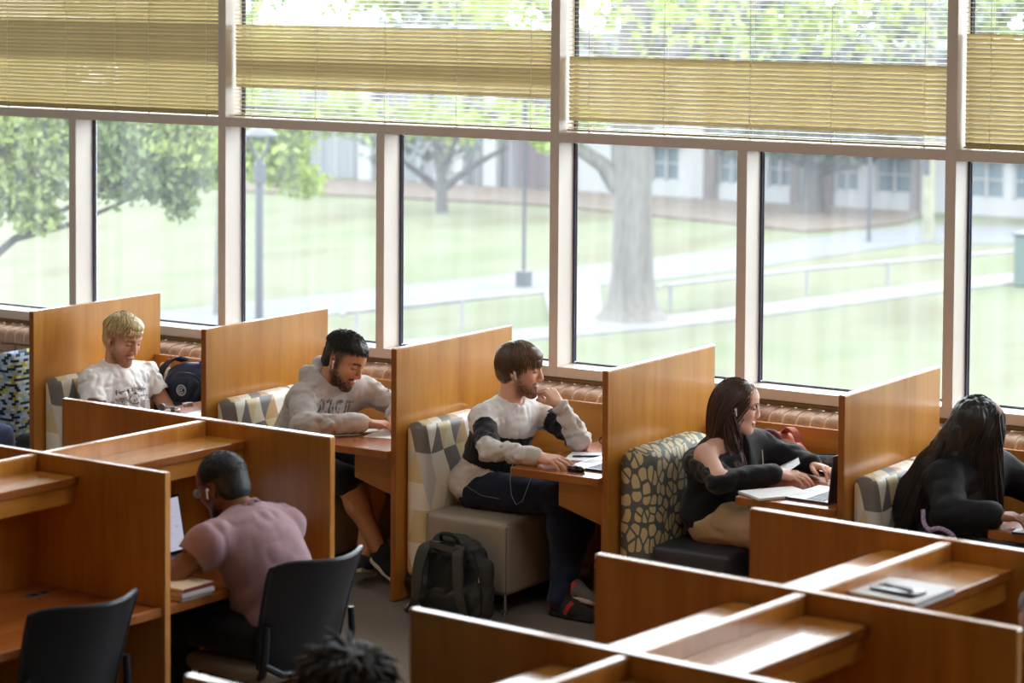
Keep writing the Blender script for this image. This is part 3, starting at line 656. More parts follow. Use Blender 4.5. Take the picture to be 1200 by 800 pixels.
MB().box((-.07, -.22, 1.6), (.07, -.14, 2.1), .01).build('meter_box', M_LAMPG, t)
t = thing('utility_cabinet', 'dark green utility box at the right picture edge beyond the railing', 'box', (-12.35, 39.6, ZG))
MB().box((-.1, -.3, 0), (.55, .3, 1.05), .03).build('cabinet_body', mk('dark_green_box', (0.05, 0.08, 0.07), .5), t); MB().box((-.14, -.34, 1.05), (.59, .34, 1.1), .02).build('lid', M_LAMPG, t)
def handrail(label, pts, zt):
    t = thing('handrail', label, 'railing', (pts[0][0], pts[0][1], ZG), group='pale handrails along the footpath'); B = Vector((pts[0][0], pts[0][1], ZG))
    P = [Vector((x, y, zt)) - B for x, y in pts]
    MB().tube([P[0] + Vector((-.12, -.3, -.06)), P[0] + Vector((-.1, -.2, 0))] + P, .035, 8).build('rail', M_RAILW, t, True)
    for p in P[:-1]: MB().tube([(p.x, p.y, 0), (p.x, p.y, p.z)], .035, 8).build('post', M_RAILW, t, True)
handrail('pale handrail beside the footpath right of the thick trunk', [(-16.19, 31.64), (-15.28, 35.53), (-14.5, 37.67), (-13.7, 39.9), (-12.9, 42.0)], -2.69)
handrail('pale handrail beside the footpath left of the thick trunk', [(-18.6, 25.0), (-18.0, 27.3), (-17.4, 29.1)], -2.66)

# far buildings
def facade(label, y, segs, z0, z1):
    t = thing('building', label, 'building', (segs[0][0], y, ZG)); B = Vector((segs[0][0], y, ZG))
    L = lambda a, b: (tuple(Vector(a) - B), tuple(Vector(b) - B))
    bx('wall', *L((segs[0][0], y + .3, ZG - .1), (segs[-1][1], y + 6, z1)), M_WHITEP, t, 0)
    bx('roof', *L((segs[0][0], y - .3, z1), (segs[-1][1], y + 6, z1 + .3)), M_SIDING, t, 0)
    for a, b, k in segs:
        if k == 'white': bx('white_panel', *L((a, y, ZG), (b, y + .3, z1)), M_WHITEP, t, 0)
        elif k == 'siding':
            bx('siding', *L((a, y + .1, ZG), (b, y + .3, z1)), M_SIDING, t, 0)
            x = a + .25
            while x < b: bx('siding_batten', *L((x, y + .06, ZG), (x + .06, y + .1, z1)), M_WHITEP, t, 0); x += .62
        elif k == 'brick': bx('brick_pier', *L((a, y - .1, ZG), (b, y + .3, z1)), M_FBRICK, t, 0)
        elif k == 'dark': bx('dark_brick_wall', *L((a, y - .1, ZG), (b, y + .3, z1)), M_DBRICK, t, 0)
        elif k == 'column': bx('column', *L((a, y - .35, ZG), (b, y - .05, z1)), M_WHITEP, t, 0)
        elif k == 'window':
            bx('spandrel', *L((a, y, ZG), (b, y + .3, -2.75)), M_WHITEP, t, 0)
            bx('awning', *L((a - .05, y - .25, -1.72), (b + .05, y + .3, -1.45)), M_WHITEP, t, 0)
            for zz0, zz1 in ((-2.75, -1.72), (-1.2, .3)):
                f = MB(); f.box(*L((a, y + .05, zz0), (a + .06, y + .3, zz1))); f.box(*L((b - .06, y + .05, zz0), (b, y + .3, zz1))); f.box(*L((a, y + .05, zz0), (b, y + .3, zz0 + .06))); f.box(*L((a, y + .05, zz1 - .06), (b, y + .3, zz1)))
                m_ = (a + b) / 2; f.box(*L((m_ - .03, y + .05, zz0), (m_ + .03, y + .3, zz1))); f.box(*L((a, y + .06, (zz0 + zz1) / 2 - .02), (b, y + .3, (zz0 + zz1) / 2 + .02)))
                fo = f.build('window', M_WHITEP, t); bx('pane', *L((a + .03, y + .15, zz0 + .03), (b - .03, y + .18, zz1 - .03)), M_FGLASS, fo, 0)
            bx('upper_panel', *L((a, y + .02, -1.45), (b, y + .3, -1.2)), M_WHITEP, t, 0)
    return t
facade('far pale grey building with white columns behind the lawn', 53.9, [(-46, -39.6, 'siding'), (-39.6, -39.1, 'column'), (-39.1, -36.0, 'siding'), (-36.0, -35.7, 'column'), (-35.7, -34.95, 'siding'), (-34.95, -34.5, 'column'), (-34.5, -33.9, 'siding'), (-33.9, -31.9, 'dark'), (-31.9, -30.7, 'white')], ZG, 1.2)
facade('far white building with brick piers and blue windows', 53.95, [(-30.55, -29.35, 'white'), (-29.35, -28.45, 'window'), (-28.45, -27.6, 'white'), (-27.6, -27.2, 'brick'), (-27.2, -26.35, 'window'), (-26.35, -25.6, 'white'), (-25.6, -24.85, 'window'), (-24.85, -24.6, 'brick'), (-24.6, -23.95, 'white'), (-23.95, -23.55, 'brick'),
        (-23.55, -22.8, 'window'), (-22.8, -22.3, 'white'), (-22.3, -21.2, 'window'), (-21.2, -20.95, 'brick'), (-20.95, -19.6, 'white'), (-19.6, -18.55, 'window'), (-18.55, -18.3, 'white'), (-18.3, -17.0, 'window'), (-17.0, -12, 'white')], ZG, 1.0)

# ------------------------------------------------------------------ organic surfaces: distance fields meshed with surface nets
def V3(*a): return np.array(a[0] if len(a) == 1 else a, dtype=np.float64)
def unit(v): v = np.asarray(v, float); return v / (np.linalg.norm(v) + 1e-12)
class Field:
    """list of primitives folded with smooth union / subtraction"""
    def __init__(s): s.p = []
    def rc(s, a, b, ra, rb=None, k=0.02, sub=False): s.p.append(('rc', V3(a), V3(b), float(ra), float(ra if rb is None else rb), k, sub)); return s
    def chain(s, pts, rs, k=0.02):
        for i in range(len(pts) - 1): s.rc(pts[i], pts[i + 1], rs[i], rs[i + 1], k)
        return s
    def el(s, c, r, R=None, k=0.02, sub=False): s.p.append(('el', V3(c), V3(r), np.eye(3) if R is None else np.asarray(R), None, k, sub)); return s
    def bx(s, c, h, R=None, rad=0.01, k=0.02, sub=False): s.p.append(('bx', V3(c), V3(h), np.eye(3) if R is None else np.asarray(R), rad, k, sub)); return s
    def bound(s, q):
        t = q[0]
        if t == 'rc':
            r = max(q[3], q[4]); return np.minimum(q[1], q[2]) - r, np.maximum(q[1], q[2]) + r
        e = np.abs(q[3].T) @ q[2] if t == 'bx' else np.sqrt((q[3].T ** 2) @ (q[2] ** 2))
        e = e + (q[4] or 0); return q[1] - e, q[1] + e
    def eval(s, P, prims=None):
        d = np.full(len(P), 1e3, np.float32)
        for q in (s.p if prims is None else prims):
            t = q[0]
            if t == 'rc':
                ba = q[2] - q[1]; L = ba @ ba + 1e-12; pa = P - q[1]
                h = np.clip((pa @ ba) / L, 0, 1); e = np.sqrt(((pa - h[:, None] * ba) ** 2).sum(1)) - (q[3] + (q[4] - q[3]) * h)
            elif t == 'el':
                x = (P - q[1]) @ q[3].T; k0 = np.sqrt(((x / q[2]) ** 2).sum(1)); k1 = np.sqrt(((x / q[2] ** 2) ** 2).sum(1)) + 1e-9; e = k0 * (k0 - 1) / k1
            else:
                x = np.abs((P - q[1]) @ q[3].T) - (q[2] - q[4]); e = np.sqrt((np.maximum(x, 0) ** 2).sum(1)) + np.minimum(x.max(1), 0) - q[4]
            k = q[5]
            if q[6]:
                h = np.clip(0.5 - 0.5 * (d + e) / k, 0, 1); d = d + (-e - d) * h + k * h * (1 - h)
            else:
                h = np.clip(0.5 + 0.5 * (e - d) / k, 0, 1); d = e + (d - e) * h - k * h * (1 - h)
        return d
def fmesh(F, h, disp=None, smooth=1):
    """returns verts, faces of the zero level"""
    pos = [q for q in F.p if not q[6]]
    bs = [F.bound(q) for q in pos]; lo = np.min([b[0] for b in bs], 0) - 4 * h - .006; hi = np.max([b[1] for b in bs], 0) + 4 * h + .006
    B = 8; nb = np.ceil((hi - lo) / (h * B)).astype(int); N = nb * B + 1
    vol = np.full(tuple(N), 1.0, np.float32)
    gi = np.stack(np.meshgrid(*[np.arange(n) for n in nb], indexing='ij'), -1).reshape(-1, 3)
    cen = lo + (gi + 0.5) * B * h; rad = B * h * 0.87 + 0.012
    dc = F.eval(cen); act = gi[np.abs(dc) < rad * 1.25]; inside = gi[dc < -rad * 1.25]
    o = np.stack(np.meshgrid(*[np.arange(B + 1)] * 3, indexing='ij'), -1).reshape(-1, 3)
    for g in inside: vol[g[0] * B:g[0] * B + B + 1, g[1] * B:g[1] * B + B + 1, g[2] * B:g[2] * B + B + 1] = -1.0
    bounds = [F.bound(q) for q in F.p]
    # super-groups of blocks share one culled primitive list
    key = (act // 3); order = np.lexsort(key.T); act = act[order]; key = key[order]
    cut = np.flatnonzero(np.any(np.diff(key, axis=0) != 0, axis=1)) + 1
    for grp in np.split(act, cut):
        if len(grp) == 0: continue
        a = lo + grp.min(0) * B * h; b = lo + (grp.max(0) + 1) * B * h
        pr = [q for q, (u, v) in zip(F.p, bounds) if np.all(u - q[5] - .035 < b) and np.all(v + q[5] + .035 > a)]
        if not pr: continue
        idx = (grp[:, None, :] * B + o[None]).reshape(-1, 3); P = lo + idx * h
        d = F.eval(P, pr)
        if disp is not None: d = d + disp(P).astype(np.float32)
        vol[idx[:, 0], idx[:, 1], idx[:, 2]] = d
    s = vol < 0
    c = np.zeros(tuple(N - 1), np.int8)
    for i in (0, 1):
        for j in (0, 1):
            for k in (0, 1): c += s[i:N[0] - 1 + i, j:N[1] - 1 + j, k:N[2] - 1 + k]
    ijk = np.argwhere((c > 0) & (c < 8)); idm = np.full(tuple(N - 1), -1, np.int32); idm[tuple(ijk.T)] = np.arange(len(ijk))
    cor = np.array([[i, j, k] for i in (0, 1) for j in (0, 1) for k in (0, 1)])
    val = np.stack([vol[ijk[:, 0] + q[0], ijk[:, 1] + q[1], ijk[:, 2] + q[2]] for q in cor], 1)
    acc = np.zeros((len(ijk), 3)); cnt = np.zeros(len(ijk))
    for a in range(8):
        for b in range(a + 1, 8):
            if np.abs(cor[a] - cor[b]).sum() != 1: continue
            va, vb = val[:, a], val[:, b]; m = (va < 0) != (vb < 0); t = va / (va - vb + (va == vb))
            acc[m] += (cor[a] + t[:, None] * (cor[b] - cor[a]))[m]; cnt[m] += 1
    X = lo + (ijk + acc / cnt[:, None]) * h
    faces = []
    for ax in range(3):
        u, v = [(1, 2), (2, 0), (0, 1)][ax]
        sl = [slice(None)] * 3; sl2 = [slice(None)] * 3; sl[ax] = slice(0, -1); sl2[ax] = slice(1, None)
        A, Bq = s[tuple(sl)], s[tuple(sl2)]
        e = np.argwhere(A != Bq); e = e[(e[:, u] > 0) & (e[:, v] > 0) & (e[:, u] < N[u] - 1) & (e[:, v] < N[v] - 1)]
        du = np.zeros(3, int); du[u] = 1; dv = np.zeros(3, int); dv[v] = 1
        q = [idm[tuple((e - du - dv).T)], idm[tuple((e - dv).T)], idm[tuple(e.T)], idm[tuple((e - du).T)]]
        f = np.stack(q, 1); fl = A[tuple(e.T)]; f[~fl] = f[~fl][:, ::-1]; faces.append(f)
    Fc = np.concatenate(faces); Fc = Fc[(Fc >= 0).all(1)]
    for _ in range(smooth):
        S_ = np.zeros_like(X); n = np.zeros(len(X))
        for a in range(4):
            i, j = Fc[:, a], Fc[:, (a + 1) % 4]
            for ax in range(3): S_[:, ax] += np.bincount(i, X[j, ax], len(X)) + np.bincount(j, X[i, ax], len(X))
            n += np.bincount(i, minlength=len(X)) + np.bincount(j, minlength=len(X))
        X = 0.5 * X + 0.5 * S_ / np.maximum(n, 1)[:, None]
    return X, Fc
def coarsen(X, Fc, keep, cell):
    """merge vertices outside the given spheres on a coarser grid; the surface stays continuous"""
    fine = np.zeros(len(X), bool)
    for c, r in keep: fine |= ((X - np.asarray(c)) ** 2).sum(1) < r * r
    key = np.floor(X / cell).astype(np.int64) + 4000; k = (key[:, 0] * 10000 + key[:, 1]) * 10000 + key[:, 2]; k[fine] = -1 - np.arange(len(X))[fine]
    _, inv = np.unique(k, return_inverse=True); n = inv.max() + 1; cnt = np.bincount(inv, minlength=n)
    Y = np.stack([np.bincount(inv, X[:, a], n) / cnt for a in range(3)], 1); G = inv[Fc]
    T = np.concatenate([G[:, [0, 1, 2]], G[:, [0, 2, 3]]]); T = T[(T[:, 0] != T[:, 1]) & (T[:, 1] != T[:, 2]) & (T[:, 0] != T[:, 2])]
    _, u = np.unique(np.sort(T, 1), axis=0, return_index=True); return Y, T[np.sort(u)]
def np_mesh(name, X, Fc, col=None, smooth=True):
    me = bpy.data.meshes.new(name); n, m = len(X), len(Fc); k = Fc.shape[1]
    me.vertices.add(n); me.vertices.foreach_set('co', np.ascontiguousarray(X, np.float32).ravel())
    me.loops.add(m * k); me.loops.foreach_set('vertex_index', np.ascontiguousarray(Fc, np.int32).ravel())
    me.polygons.add(m); me.polygons.foreach_set('loop_start', np.arange(0, m * k, k, dtype=np.int32)); me.polygons.foreach_set('loop_total', np.full(m, k, np.int32))
    if smooth: me.polygons.foreach_set('use_smooth', np.ones(m, bool))
    me.update(calc_edges=True)
    if col is not None:
        a = me.color_attributes.new('tint', 'FLOAT_COLOR', 'POINT'); a.data.foreach_set('color', np.concatenate([col, np.ones((n, 1))], 1).astype(np.float32).ravel())
    return me
# value noise on numpy arrays
_perm = np.random.default_rng(5).random((32, 32, 32)).astype(np.float32)
def vnoise(P):
    i = np.floor(P).astype(int); f = P - i; f = f * f * (3 - 2 * f); r = 0
    for a in (0, 1):
        for b in (0, 1):
            for c in (0, 1):
                w = (f[:, 0] if a else 1 - f[:, 0]) * (f[:, 1] if b else 1 - f[:, 1]) * (f[:, 2] if c else 1 - f[:, 2])
                r = r + w * _perm[(i[:, 0] + a) % 32, (i[:, 1] + b) % 32, (i[:, 2] + c) % 32]
    return r * 2 - 1
def folds(amp, scale, dirs=((0.6, 0.2, 1.0),), squash=0.3, centres=None):
    """cloth folds: noise drawn out along a direction; stronger near the given joints"""
    def f(P):
        d = np.zeros(len(P))
        for k, dr in enumerate(dirs):
            w = unit(dr); Q = P - np.outer(P @ w, w) * (1 - squash)
            n = vnoise(Q * scale * (1 + .35 * k) + 7.3 * k + 20); d += (1 - np.abs(n) * 2) * amp / len(dirs)
        if centres is not None:
            g = np.full(len(P), 0.35)
            for c, r in centres: g = np.maximum(g, np.exp(-((P - np.array(c)) ** 2).sum(1) / (2 * r * r)) * 1.25)
            d *= g
        return d
    return f
def rotm(yaw=0, pitch=0, roll=0):
    """columns = local x (forward), y (left), z (up); yaw about z, pitch > 0 looks down, roll > 0 tips to the right"""
    return np.array((Matrix.Rotation(yaw, 3, 'Z') @ Matrix.Rotation(pitch, 3, 'Y') @ Matrix.Rotation(roll, 3, 'X')))

# ---- heads
def head_prims(F, c, R, sc=1.0, jaw=1.0, nose=1.0, female=False, beard=0.0, ears=True, detail=True):
    T = lambda *p: V3(c) + R @ (V3(*p) * sc)
    Rt = R.T
    E = lambda p, r, k=0.015, sub=False, RR=None: F.el(T(*p), V3(*r) * sc, Rt if RR is None else RR @ Rt, k, sub)
    E((-0.012, 0, 0.032), (0.098, 0.076, 0.086), 0.02)
    E((0.018, 0, 0.045), (0.076, 0.068, 0.066), 0.03)
    E((0.030, 0, -0.028), (0.060, 0.060 * (0.95 if female else 1), 0.080), 0.025)
    for s in (1, -1):
        F.rc(T(-0.002, s * 0.058 * jaw, -0.05), T(0.068, s * 0.018, -0.106), 0.016 * sc, 0.015 * sc, 0.022)
        E((0.058, s * 0.040, -0.024), (0.026, 0.022, 0.024), 0.018)
    F.rc(T(0.02, 0, -0.065), T(0.058, 0, -0.092), 0.046 * sc, 0.032 * sc, 0.02)
    E((0.074, 0, -0.108), (0.017, 0.018 * jaw, 0.015), 0.016)
    # brow, nose
    for s in (1, -1):
        F.rc(T(0.086, s * 0.010, 0.028), T(0.066, s * 0.050, 0.030), (0.009 if female else 0.0115) * sc, 0.009 * sc, 0.012)
        E((0.097, s * 0.031, 0.008), (0.015, 0.017, 0.012), 0.010, True)
        E((0.0775, s * 0.0315, 0.008), (0.0125, 0.0150, 0.0120), 0.004)
    nx = 0.1065 if not female else 0.1025
    F.rc(T(0.0895, 0, 0.018), T(nx, 0, -0.026), 0.0085 * sc, 0.0105 * sc, 0.010)
    E((nx - .001, 0, -0.029), (0.0105 * nose * (.9 if female else 1), 0.0105, 0.009), 0.006)
    for s in (1, -1): E((0.100, s * 0.0125, -0.036), (0.010, 0.0075, 0.0075), 0.006)
    # lips
    F.rc(T(0.0890, -0.017, -0.0665), T(0.0890, 0.017, -0.0665), 0.0060 * sc, 0.0060 * sc, 0.006); E((0.0915, 0, -0.0655), (0.007, 0.013, 0.005), 0.006)
    E((0.0895, 0, -0.0775), (0.0070, 0.0155, 0.0062), 0.008)
    E((0.0985, 0, -0.0716), (0.0050, 0.018, 0.0009), 0.004, True)
    if ears:
        for s in (1, -1):
            a = Matrix.Rotation(s * 0.42, 3, 'Z') @ Matrix.Rotation(-0.2, 3, 'Y'); a = np.array(a).T
            E((-0.012, s * 0.079, -0.004), (0.017, 0.008, 0.030), 0.006, False, a)
            E((-0.007, s * 0.086, -0.002), (0.009, 0.006, 0.016), 0.005, True, a)
            E((-0.004, s * 0.076, -0.030), (0.009, 0.006, 0.011), 0.006)
    return T
def skin_colour(X, c, R, base, lips, sc=1.0, brow=(0.05, 0.03, 0.02), beard=None, beard_amt=0.0, lidline=(0.03, 0.02, 0.02), brow_w=1.0, seed=0, makeup=False, stubble=None):
    L = (X - V3(c)) @ R / sc
    far = (np.linalg.norm(L, axis=1) > .21) | ((L[:, 0] > .1005) & (L[:, 2] < -.043)) | (L[:, 0] > .122) | (np.abs(L[:, 1]) > .11)
    col = np.tile(np.array(base), (len(X), 1)); x, y, z = L.T; ay = np.abs(y)
    def mix(w, c2):
        w = np.clip(w, 0, 1)[:, None]; col[:] = col * (1 - w) + np.array(c2) * w
    g = lambda d, s: np.exp(-(d / s) ** 2)
    red = (base[0] * 1.05, base[1] * 0.80, base[2] * 0.76)
    mix(0.55 * g(np.sqrt((x - .08) ** 2 + (ay - .045) ** 2 + (z + .03) ** 2), .022), red)
    mix(0.6 * g(np.sqrt((x - .108) ** 2 + ay ** 2 + (z + .03) ** 2), .014), red)
    mix(0.5 * g(np.sqrt((x + .01) ** 2 + (ay - .085) ** 2 + z ** 2), .022), red)
    front = x > .045
    if stubble is not None: mix(.85 / (1 + np.exp((x - .034 - .25 * np.maximum(z - .03, 0)) / .006)) / (1 + np.exp(-(z - .004) / .010)) * (ay < .083) * (ay > .03), stubble)
    if beard is not None:
        n = 0.75 + 0.35 * vnoise(L * 260 + seed)
        jawz = -0.040 - 0.55 * np.maximum(x - 0.02, 0) + 0.02 * g(x, .02)
        m = 1 / (1 + np.exp((z - jawz) / .006)); m *= 1 / (1 + np.exp(-(x - .002) / .007)); m *= 1 - 0.9 * (g(np.sqrt((x - .095) ** 2 * .4 + (ay / 1.7) ** 2 + (z + .0705) ** 2), .010))
        m *= 1 / (1 + np.exp(-(z + .128) / .006))
        mous = g(z + .054, .0075) * (ay < .030) * (x > .07); side = g(ay - .027, .006) * (z < -.05) * (z > -.1) * (x > .06)
        sb = 1.0 * g(x - .012, .013) / (1 + np.exp((z - .02) / .008)) / (1 + np.exp((-.06 - z) / .006)) * (ay > .05) * (ay < .078)
        mix(beard_amt * np.clip(np.maximum.reduce([m, mous * 1.1, side * .8, sb * .8]), 0, 1) * n, beard)
    mix(0.50 * g(np.sqrt(((z + .0655) / .75) ** 2 + ((ay) / 3.2) ** 2 + ((x - .095) * .7) ** 2), .0068), lips)
    mix(0.46 * g(np.sqrt(((z + .0778) / .8) ** 2 + ((ay) / 3.0) ** 2 + ((x - .095) * .7) ** 2), .0070), lips)
    mix(0.9 * g(z + .0715, .0016) * (ay < .021) * (x > .08), (lips[0] * .3, lips[1] * .25, lips[2] * .25))
    # brows
    bz = 0.0285 + 0.004 * np.sin(np.clip((ay - .012) / .04, 0, 1) * 3.1) - .002
    mix(0.95 * g(z - bz, .0042 * brow_w) * (ay > .010) * (ay < .052) * front, brow)
    # eyelids nearly closed, looking down: lash line and a sliver of eye
    ez = 0.0035 - 0.10 * np.abs(ay - .0315)
    we = (ay > .0175) * (ay < .0475) * (x > .055)
    mix(0.5 * g(z - .0105, .004) * we, (base[0] * .8, base[1] * .66, base[2] * .62))
    mix(0.96 * g(z - ez, .0030) * we, lidline)
    mix(0.6 * g(z - ez + .0045, .0018) * we * (np.abs(ay - .0315) < .011), (0.55, 0.5, 0.47))
    if makeup: mix(0.7 * g(z - ez - .002, .0035) * (ay > .02) * (ay < .055) * (x > .05), (.03, .02, .025))
    col[far] = np.array(base)
    return np.clip(col, 0, 1)

# ---- hands
def hand_prims(F, wrist, fwd, back, side, curls, thumb, sc=1.0, spread=0.10, k=0.006):
    """fwd: wrist to knuckles, back: out of the back of the hand, side: towards the thumb; curls: per finger (3 joint angles)"""
    f, n = unit(fwd), unit(back); sd = unit(np.asarray(side) - f * (np.asarray(side) @ f)); n = unit(n - f * (n @ f) - sd * (n @ sd)); w = V3(wrist)
    P = lambda a, b, c: w + (f * a + sd * b + n * c) * sc
    kn = [(0.088, 0.030), (0.092, 0.010), (0.087, -0.010), (0.078, -0.028)]   # index .. little
    ln = [(0.042, 0.025, 0.021), (0.046, 0.029, 0.022), (0.042, 0.027, 0.021), (0.033, 0.021, 0.019)]
    rr = [0.0086, 0.0088, 0.0083, 0.0073]
    for (a, b), r in zip(kn, rr): F.rc(P(0.008, b * 0.55, 0), P(a - .006, b, 0.002), 0.0145 * sc, (r + .0025) * sc, 0.010)
    F.rc(P(0.012, 0.016, -0.006), P(0.045, 0.030, -0.010), 0.016 * sc, 0.013 * sc, 0.012)
    F.rc(P(0.015, -0.018, -0.006), P(0.06, -0.026, -0.006), 0.014 * sc, 0.011 * sc, 0.012)
    for i in range(4):
        a, b = kn[i]; p = P(a, b, 0.001); ang = 0.0; yw = (1.5 - i) * spread
        for j in range(3):
            ang += curls[i][j]; d = (f * math.cos(ang) - n * math.sin(ang)); d = unit(d + sd * math.sin(yw) * math.cos(ang))
            q = p + d * ln[i][j] * sc; r0 = rr[i] * (1 - .07 * j); r1 = rr[i] * (1 - .07 * (j + 1)) * (0.92 if j == 2 else 1)
            F.rc(p, q, r0 * sc, r1 * sc, k if j == 0 else 0.003); p = q
    p = P(0.022, 0.026, -0.008); d0, d1, d2 = [unit(f * t[0] + sd * t[1] + n * t[2]) for t in thumb]
    for d, l, r0, r1 in ((d0, .040, .0135, .0112), (d1, .032, .0105, .0096), (d2, .025, .0096, .0076)):
        q = p + d * l * sc; F.rc(p, q, r0 * sc, r1 * sc, 0.006); p = q

# ---- hair made of many thin locks
def strands(name, parent, mat, pts, radius, sides=3, tint=0.25, taper=2.2):
    """pts (N, n, 3): one polyline per lock"""
    N, n, _ = pts.shape
    t = np.gradient(pts, axis=1); t /= np.linalg.norm(t, axis=2, keepdims=True) + 1e-9
    ref = np.tile(RNG.normal(size=(N, 1, 3)), (1, n, 1)); u = np.cross(t, ref); u /= np.linalg.norm(u, axis=2, keepdims=True) + 1e-9; v = np.cross(t, u)
    rad = radius * (0.65 + 0.7 * RNG.random((N, 1))) * (1 - 0.8 * np.linspace(0, 1, n) ** taper)[None]
    ang = np.arange(sides) * 2 * math.pi / sides
    ring = pts[:, :, None] + (u[:, :, None] * np.cos(ang)[None, None, :, None] + v[:, :, None] * np.sin(ang)[None, None, :, None]) * rad[:, :, None, None]
    g = 1 + tint * (RNG.random((N, 1, 1, 1)) * 2 - 1); C = np.broadcast_to(g, (N, n, sides, 3)).reshape(-1, 3)
    i = np.arange(N)[:, None, None] * n * sides; j = np.arange(n - 1)[None, :, None] * sides; k = np.arange(sides)[None, None]; k2 = (k + 1) % sides
    Fc = np.stack(np.broadcast_arrays(i + j + k, i + j + k2, i + j + sides + k2, i + j + sides + k), -1).reshape(-1, 4)
    o = link(name, np_mesh(name, ring.reshape(-1, 3), Fc, C), mat, parent)
    return o
def grow(L, Nn, c, R, sc, comb, length, n=9, lift=0.25, grav=0.0, follow=0.6, curl=(0, 0), grow_r=1.03, colliders=(), jit=0.25, clump=0):
    """L, Nn: roots and normals in head space; comb(L) flow in head space; colliders: world ellipsoids (centre, radii)"""
    N = len(L); p = np.asarray(c) + (L * sc) @ R.T; nw = Nn @ R.T; d = nw * lift + comb(L) @ R.T + RNG.normal(size=(N, 3)) * jit * .5
    d /= np.linalg.norm(d, axis=1, keepdims=True); ln = (length if np.ndim(length) else np.full(N, length)) * (0.8 + 0.4 * RNG.random(N)); st = (ln / (n - 1))[:, None]
    off = np.array((-0.010, 0, 0.034)); rad = np.array((0.100, 0.079, 0.090)); ph = RNG.random(N) * 6.28; out = [p.copy()]
    for k in range(n - 1):
        Lp = ((p - c) @ R) / sc; w = comb(Lp) @ R.T
        d = d * (1 - follow * .5) + w * follow * .5 + np.array((0, 0, -grav)); d += RNG.normal(size=(N, 3)) * jit * .12
        if curl[0]:
            a = ph + k * curl[1]; e1 = np.cross(d, nw); d = d + (e1 * np.cos(a)[:, None] + nw * np.sin(a)[:, None]) * curl[0]
        d /= np.linalg.norm(d, axis=1, keepdims=True); p = p + d * st
        Lp = ((p - c) @ R) / sc; q = (Lp - off) / (rad * grow_r); l = np.linalg.norm(q, axis=1, keepdims=True)
        Lp = np.where(l < 1, off + q / np.maximum(l, 1e-6) * rad * grow_r, Lp); p = np.asarray(c) + (Lp * sc) @ R.T
        for cc, rr in colliders:
            q = (p - np.array(cc)) / np.array(rr); l = np.linalg.norm(q, axis=1, keepdims=True); p = np.where(l < 1, np.array(cc) + q / np.maximum(l, 1e-6) * np.array(rr), p)
        out.append(p.copy())
    return np.stack(out, 1)
def hair_mat(name, c, rough=0.38):
    if name in MATS: return MATS[name]
    m = bpy.data.materials.new(name); m.use_nodes = True; nt = m.node_tree; p = nt.nodes['Principled BSDF']
    a = nt.nodes.new('ShaderNodeAttribute'); a.attribute_name = 'tint'; v = nt.nodes.new('ShaderNodeVectorMath'); v.operation = 'MULTIPLY'; v.inputs[1].default_value = c
    nt.links.new(a.outputs['Color'], v.inputs[0]); nt.links.new(v.outputs[0], p.inputs['Base Color']); p.inputs['Roughness'].default_value = rough; p.inputs['Specular IOR Level'].default_value = 0.6
    MATS[name] = m; return m
def scalp_points(c, R, sc, n, mask, rad=(0.100, 0.079, 0.090), off=(-0.010, 0, 0.034)):
    out = []; nor = []
    while sum(len(o) for o in out) < n:
        d = RNG.normal(size=(n * 2, 3)); d /= np.linalg.norm(d, axis=1)[:, None]; L = np.array(off) + d * np.array(rad)
        k = mask(L); out.append(L[k]); nor.append((d / np.array(rad))[k])
    L = np.concatenate(out)[:n]; N = np.concatenate(nor)[:n]; N /= np.linalg.norm(N, axis=1)[:, None]
    return L, N

# ------------------------------------------------------------------ people
M_SKIN = mk('skin', (1, 1, 1), 0.58, spec=0.28, attr='tint', noise=(220, 0.035))
M_SKIN.node_tree.nodes['Principled BSDF'].inputs['Subsurface Weight'].default_value = 0.0
def cloth_mat(name, rough=0.85, sheen=0.2, bump=(420, 0.25), nz=(60, 0.05)):
    return mk(name, (1, 1, 1), rough, spec=0.2, sheen=sheen, attr='tint', noise=nz, bump=bump)
M_COTTON = cloth_mat('soft_cotton'); M_DENIM = cloth_mat('denim', 0.85, 0.1, (600, 0.3), (140, 0.14)); M_KNIT = cloth_mat('heather_knit', 0.9, 0.3, (500, 0.3), (220, 0.10))

def frame_of(J):
    up = unit(J['neck'] - J['hip']); side = J['shL'] - J['shR']; side = unit(side - up * (side @ up)); fwd = np.cross(side, up); return fwd, side, up
def torso(F, J, g=0.0, w=1.0, belly=0.0, k=0.05):
    fwd, side, up = frame_of(J); R = np.stack([fwd, side, up]); hp, nk = J['hip'], J['neck']; mid = lambda t: hp + (nk - hp) * t
    F.el(hp, (0.125 * w + g, 0.172 * w + g, 0.125 + g), R, k)
    F.el(mid(.33) + fwd * (belly * .5), (0.112 * w + g + belly, 0.152 * w + g, 0.15 + g), R, k)
    F.el(mid(.66) + fwd * .005, (0.115 * w + g, 0.162 * w + g, 0.16 + g), R, k)
    for s in ('shR', 'shL'):
        F.rc(mid(.90), J[s], 0.072 + g, 0.056 + g, 0.04); F.rc(mid(.72), J[s] - up * .02, .075 + g, .05 + g, .05)
        F.rc(mid(1.0), (mid(1.0) + J[s] * 2) / 3 - up * .0, 0.050 + g * .8, 0.048 + g * .8, 0.04)
def arm(F, J, s, g=0.0, upto=1.0, r=(0.052, 0.043, 0.041, 0.028), k=0.03, rend=None):
    sh, el, wr = J['sh' + s], J['el' + s], J['wr' + s]
    F.rc(sh, el, r[0] + g, r[1] + g, k)
    if upto > 0:
        e = el + (wr - el) * upto; r1 = r[2] + (r[3] - r[2]) * upto; F.rc(el, e, r[2] + g, (r1 + g) if rend is None else rend, k)
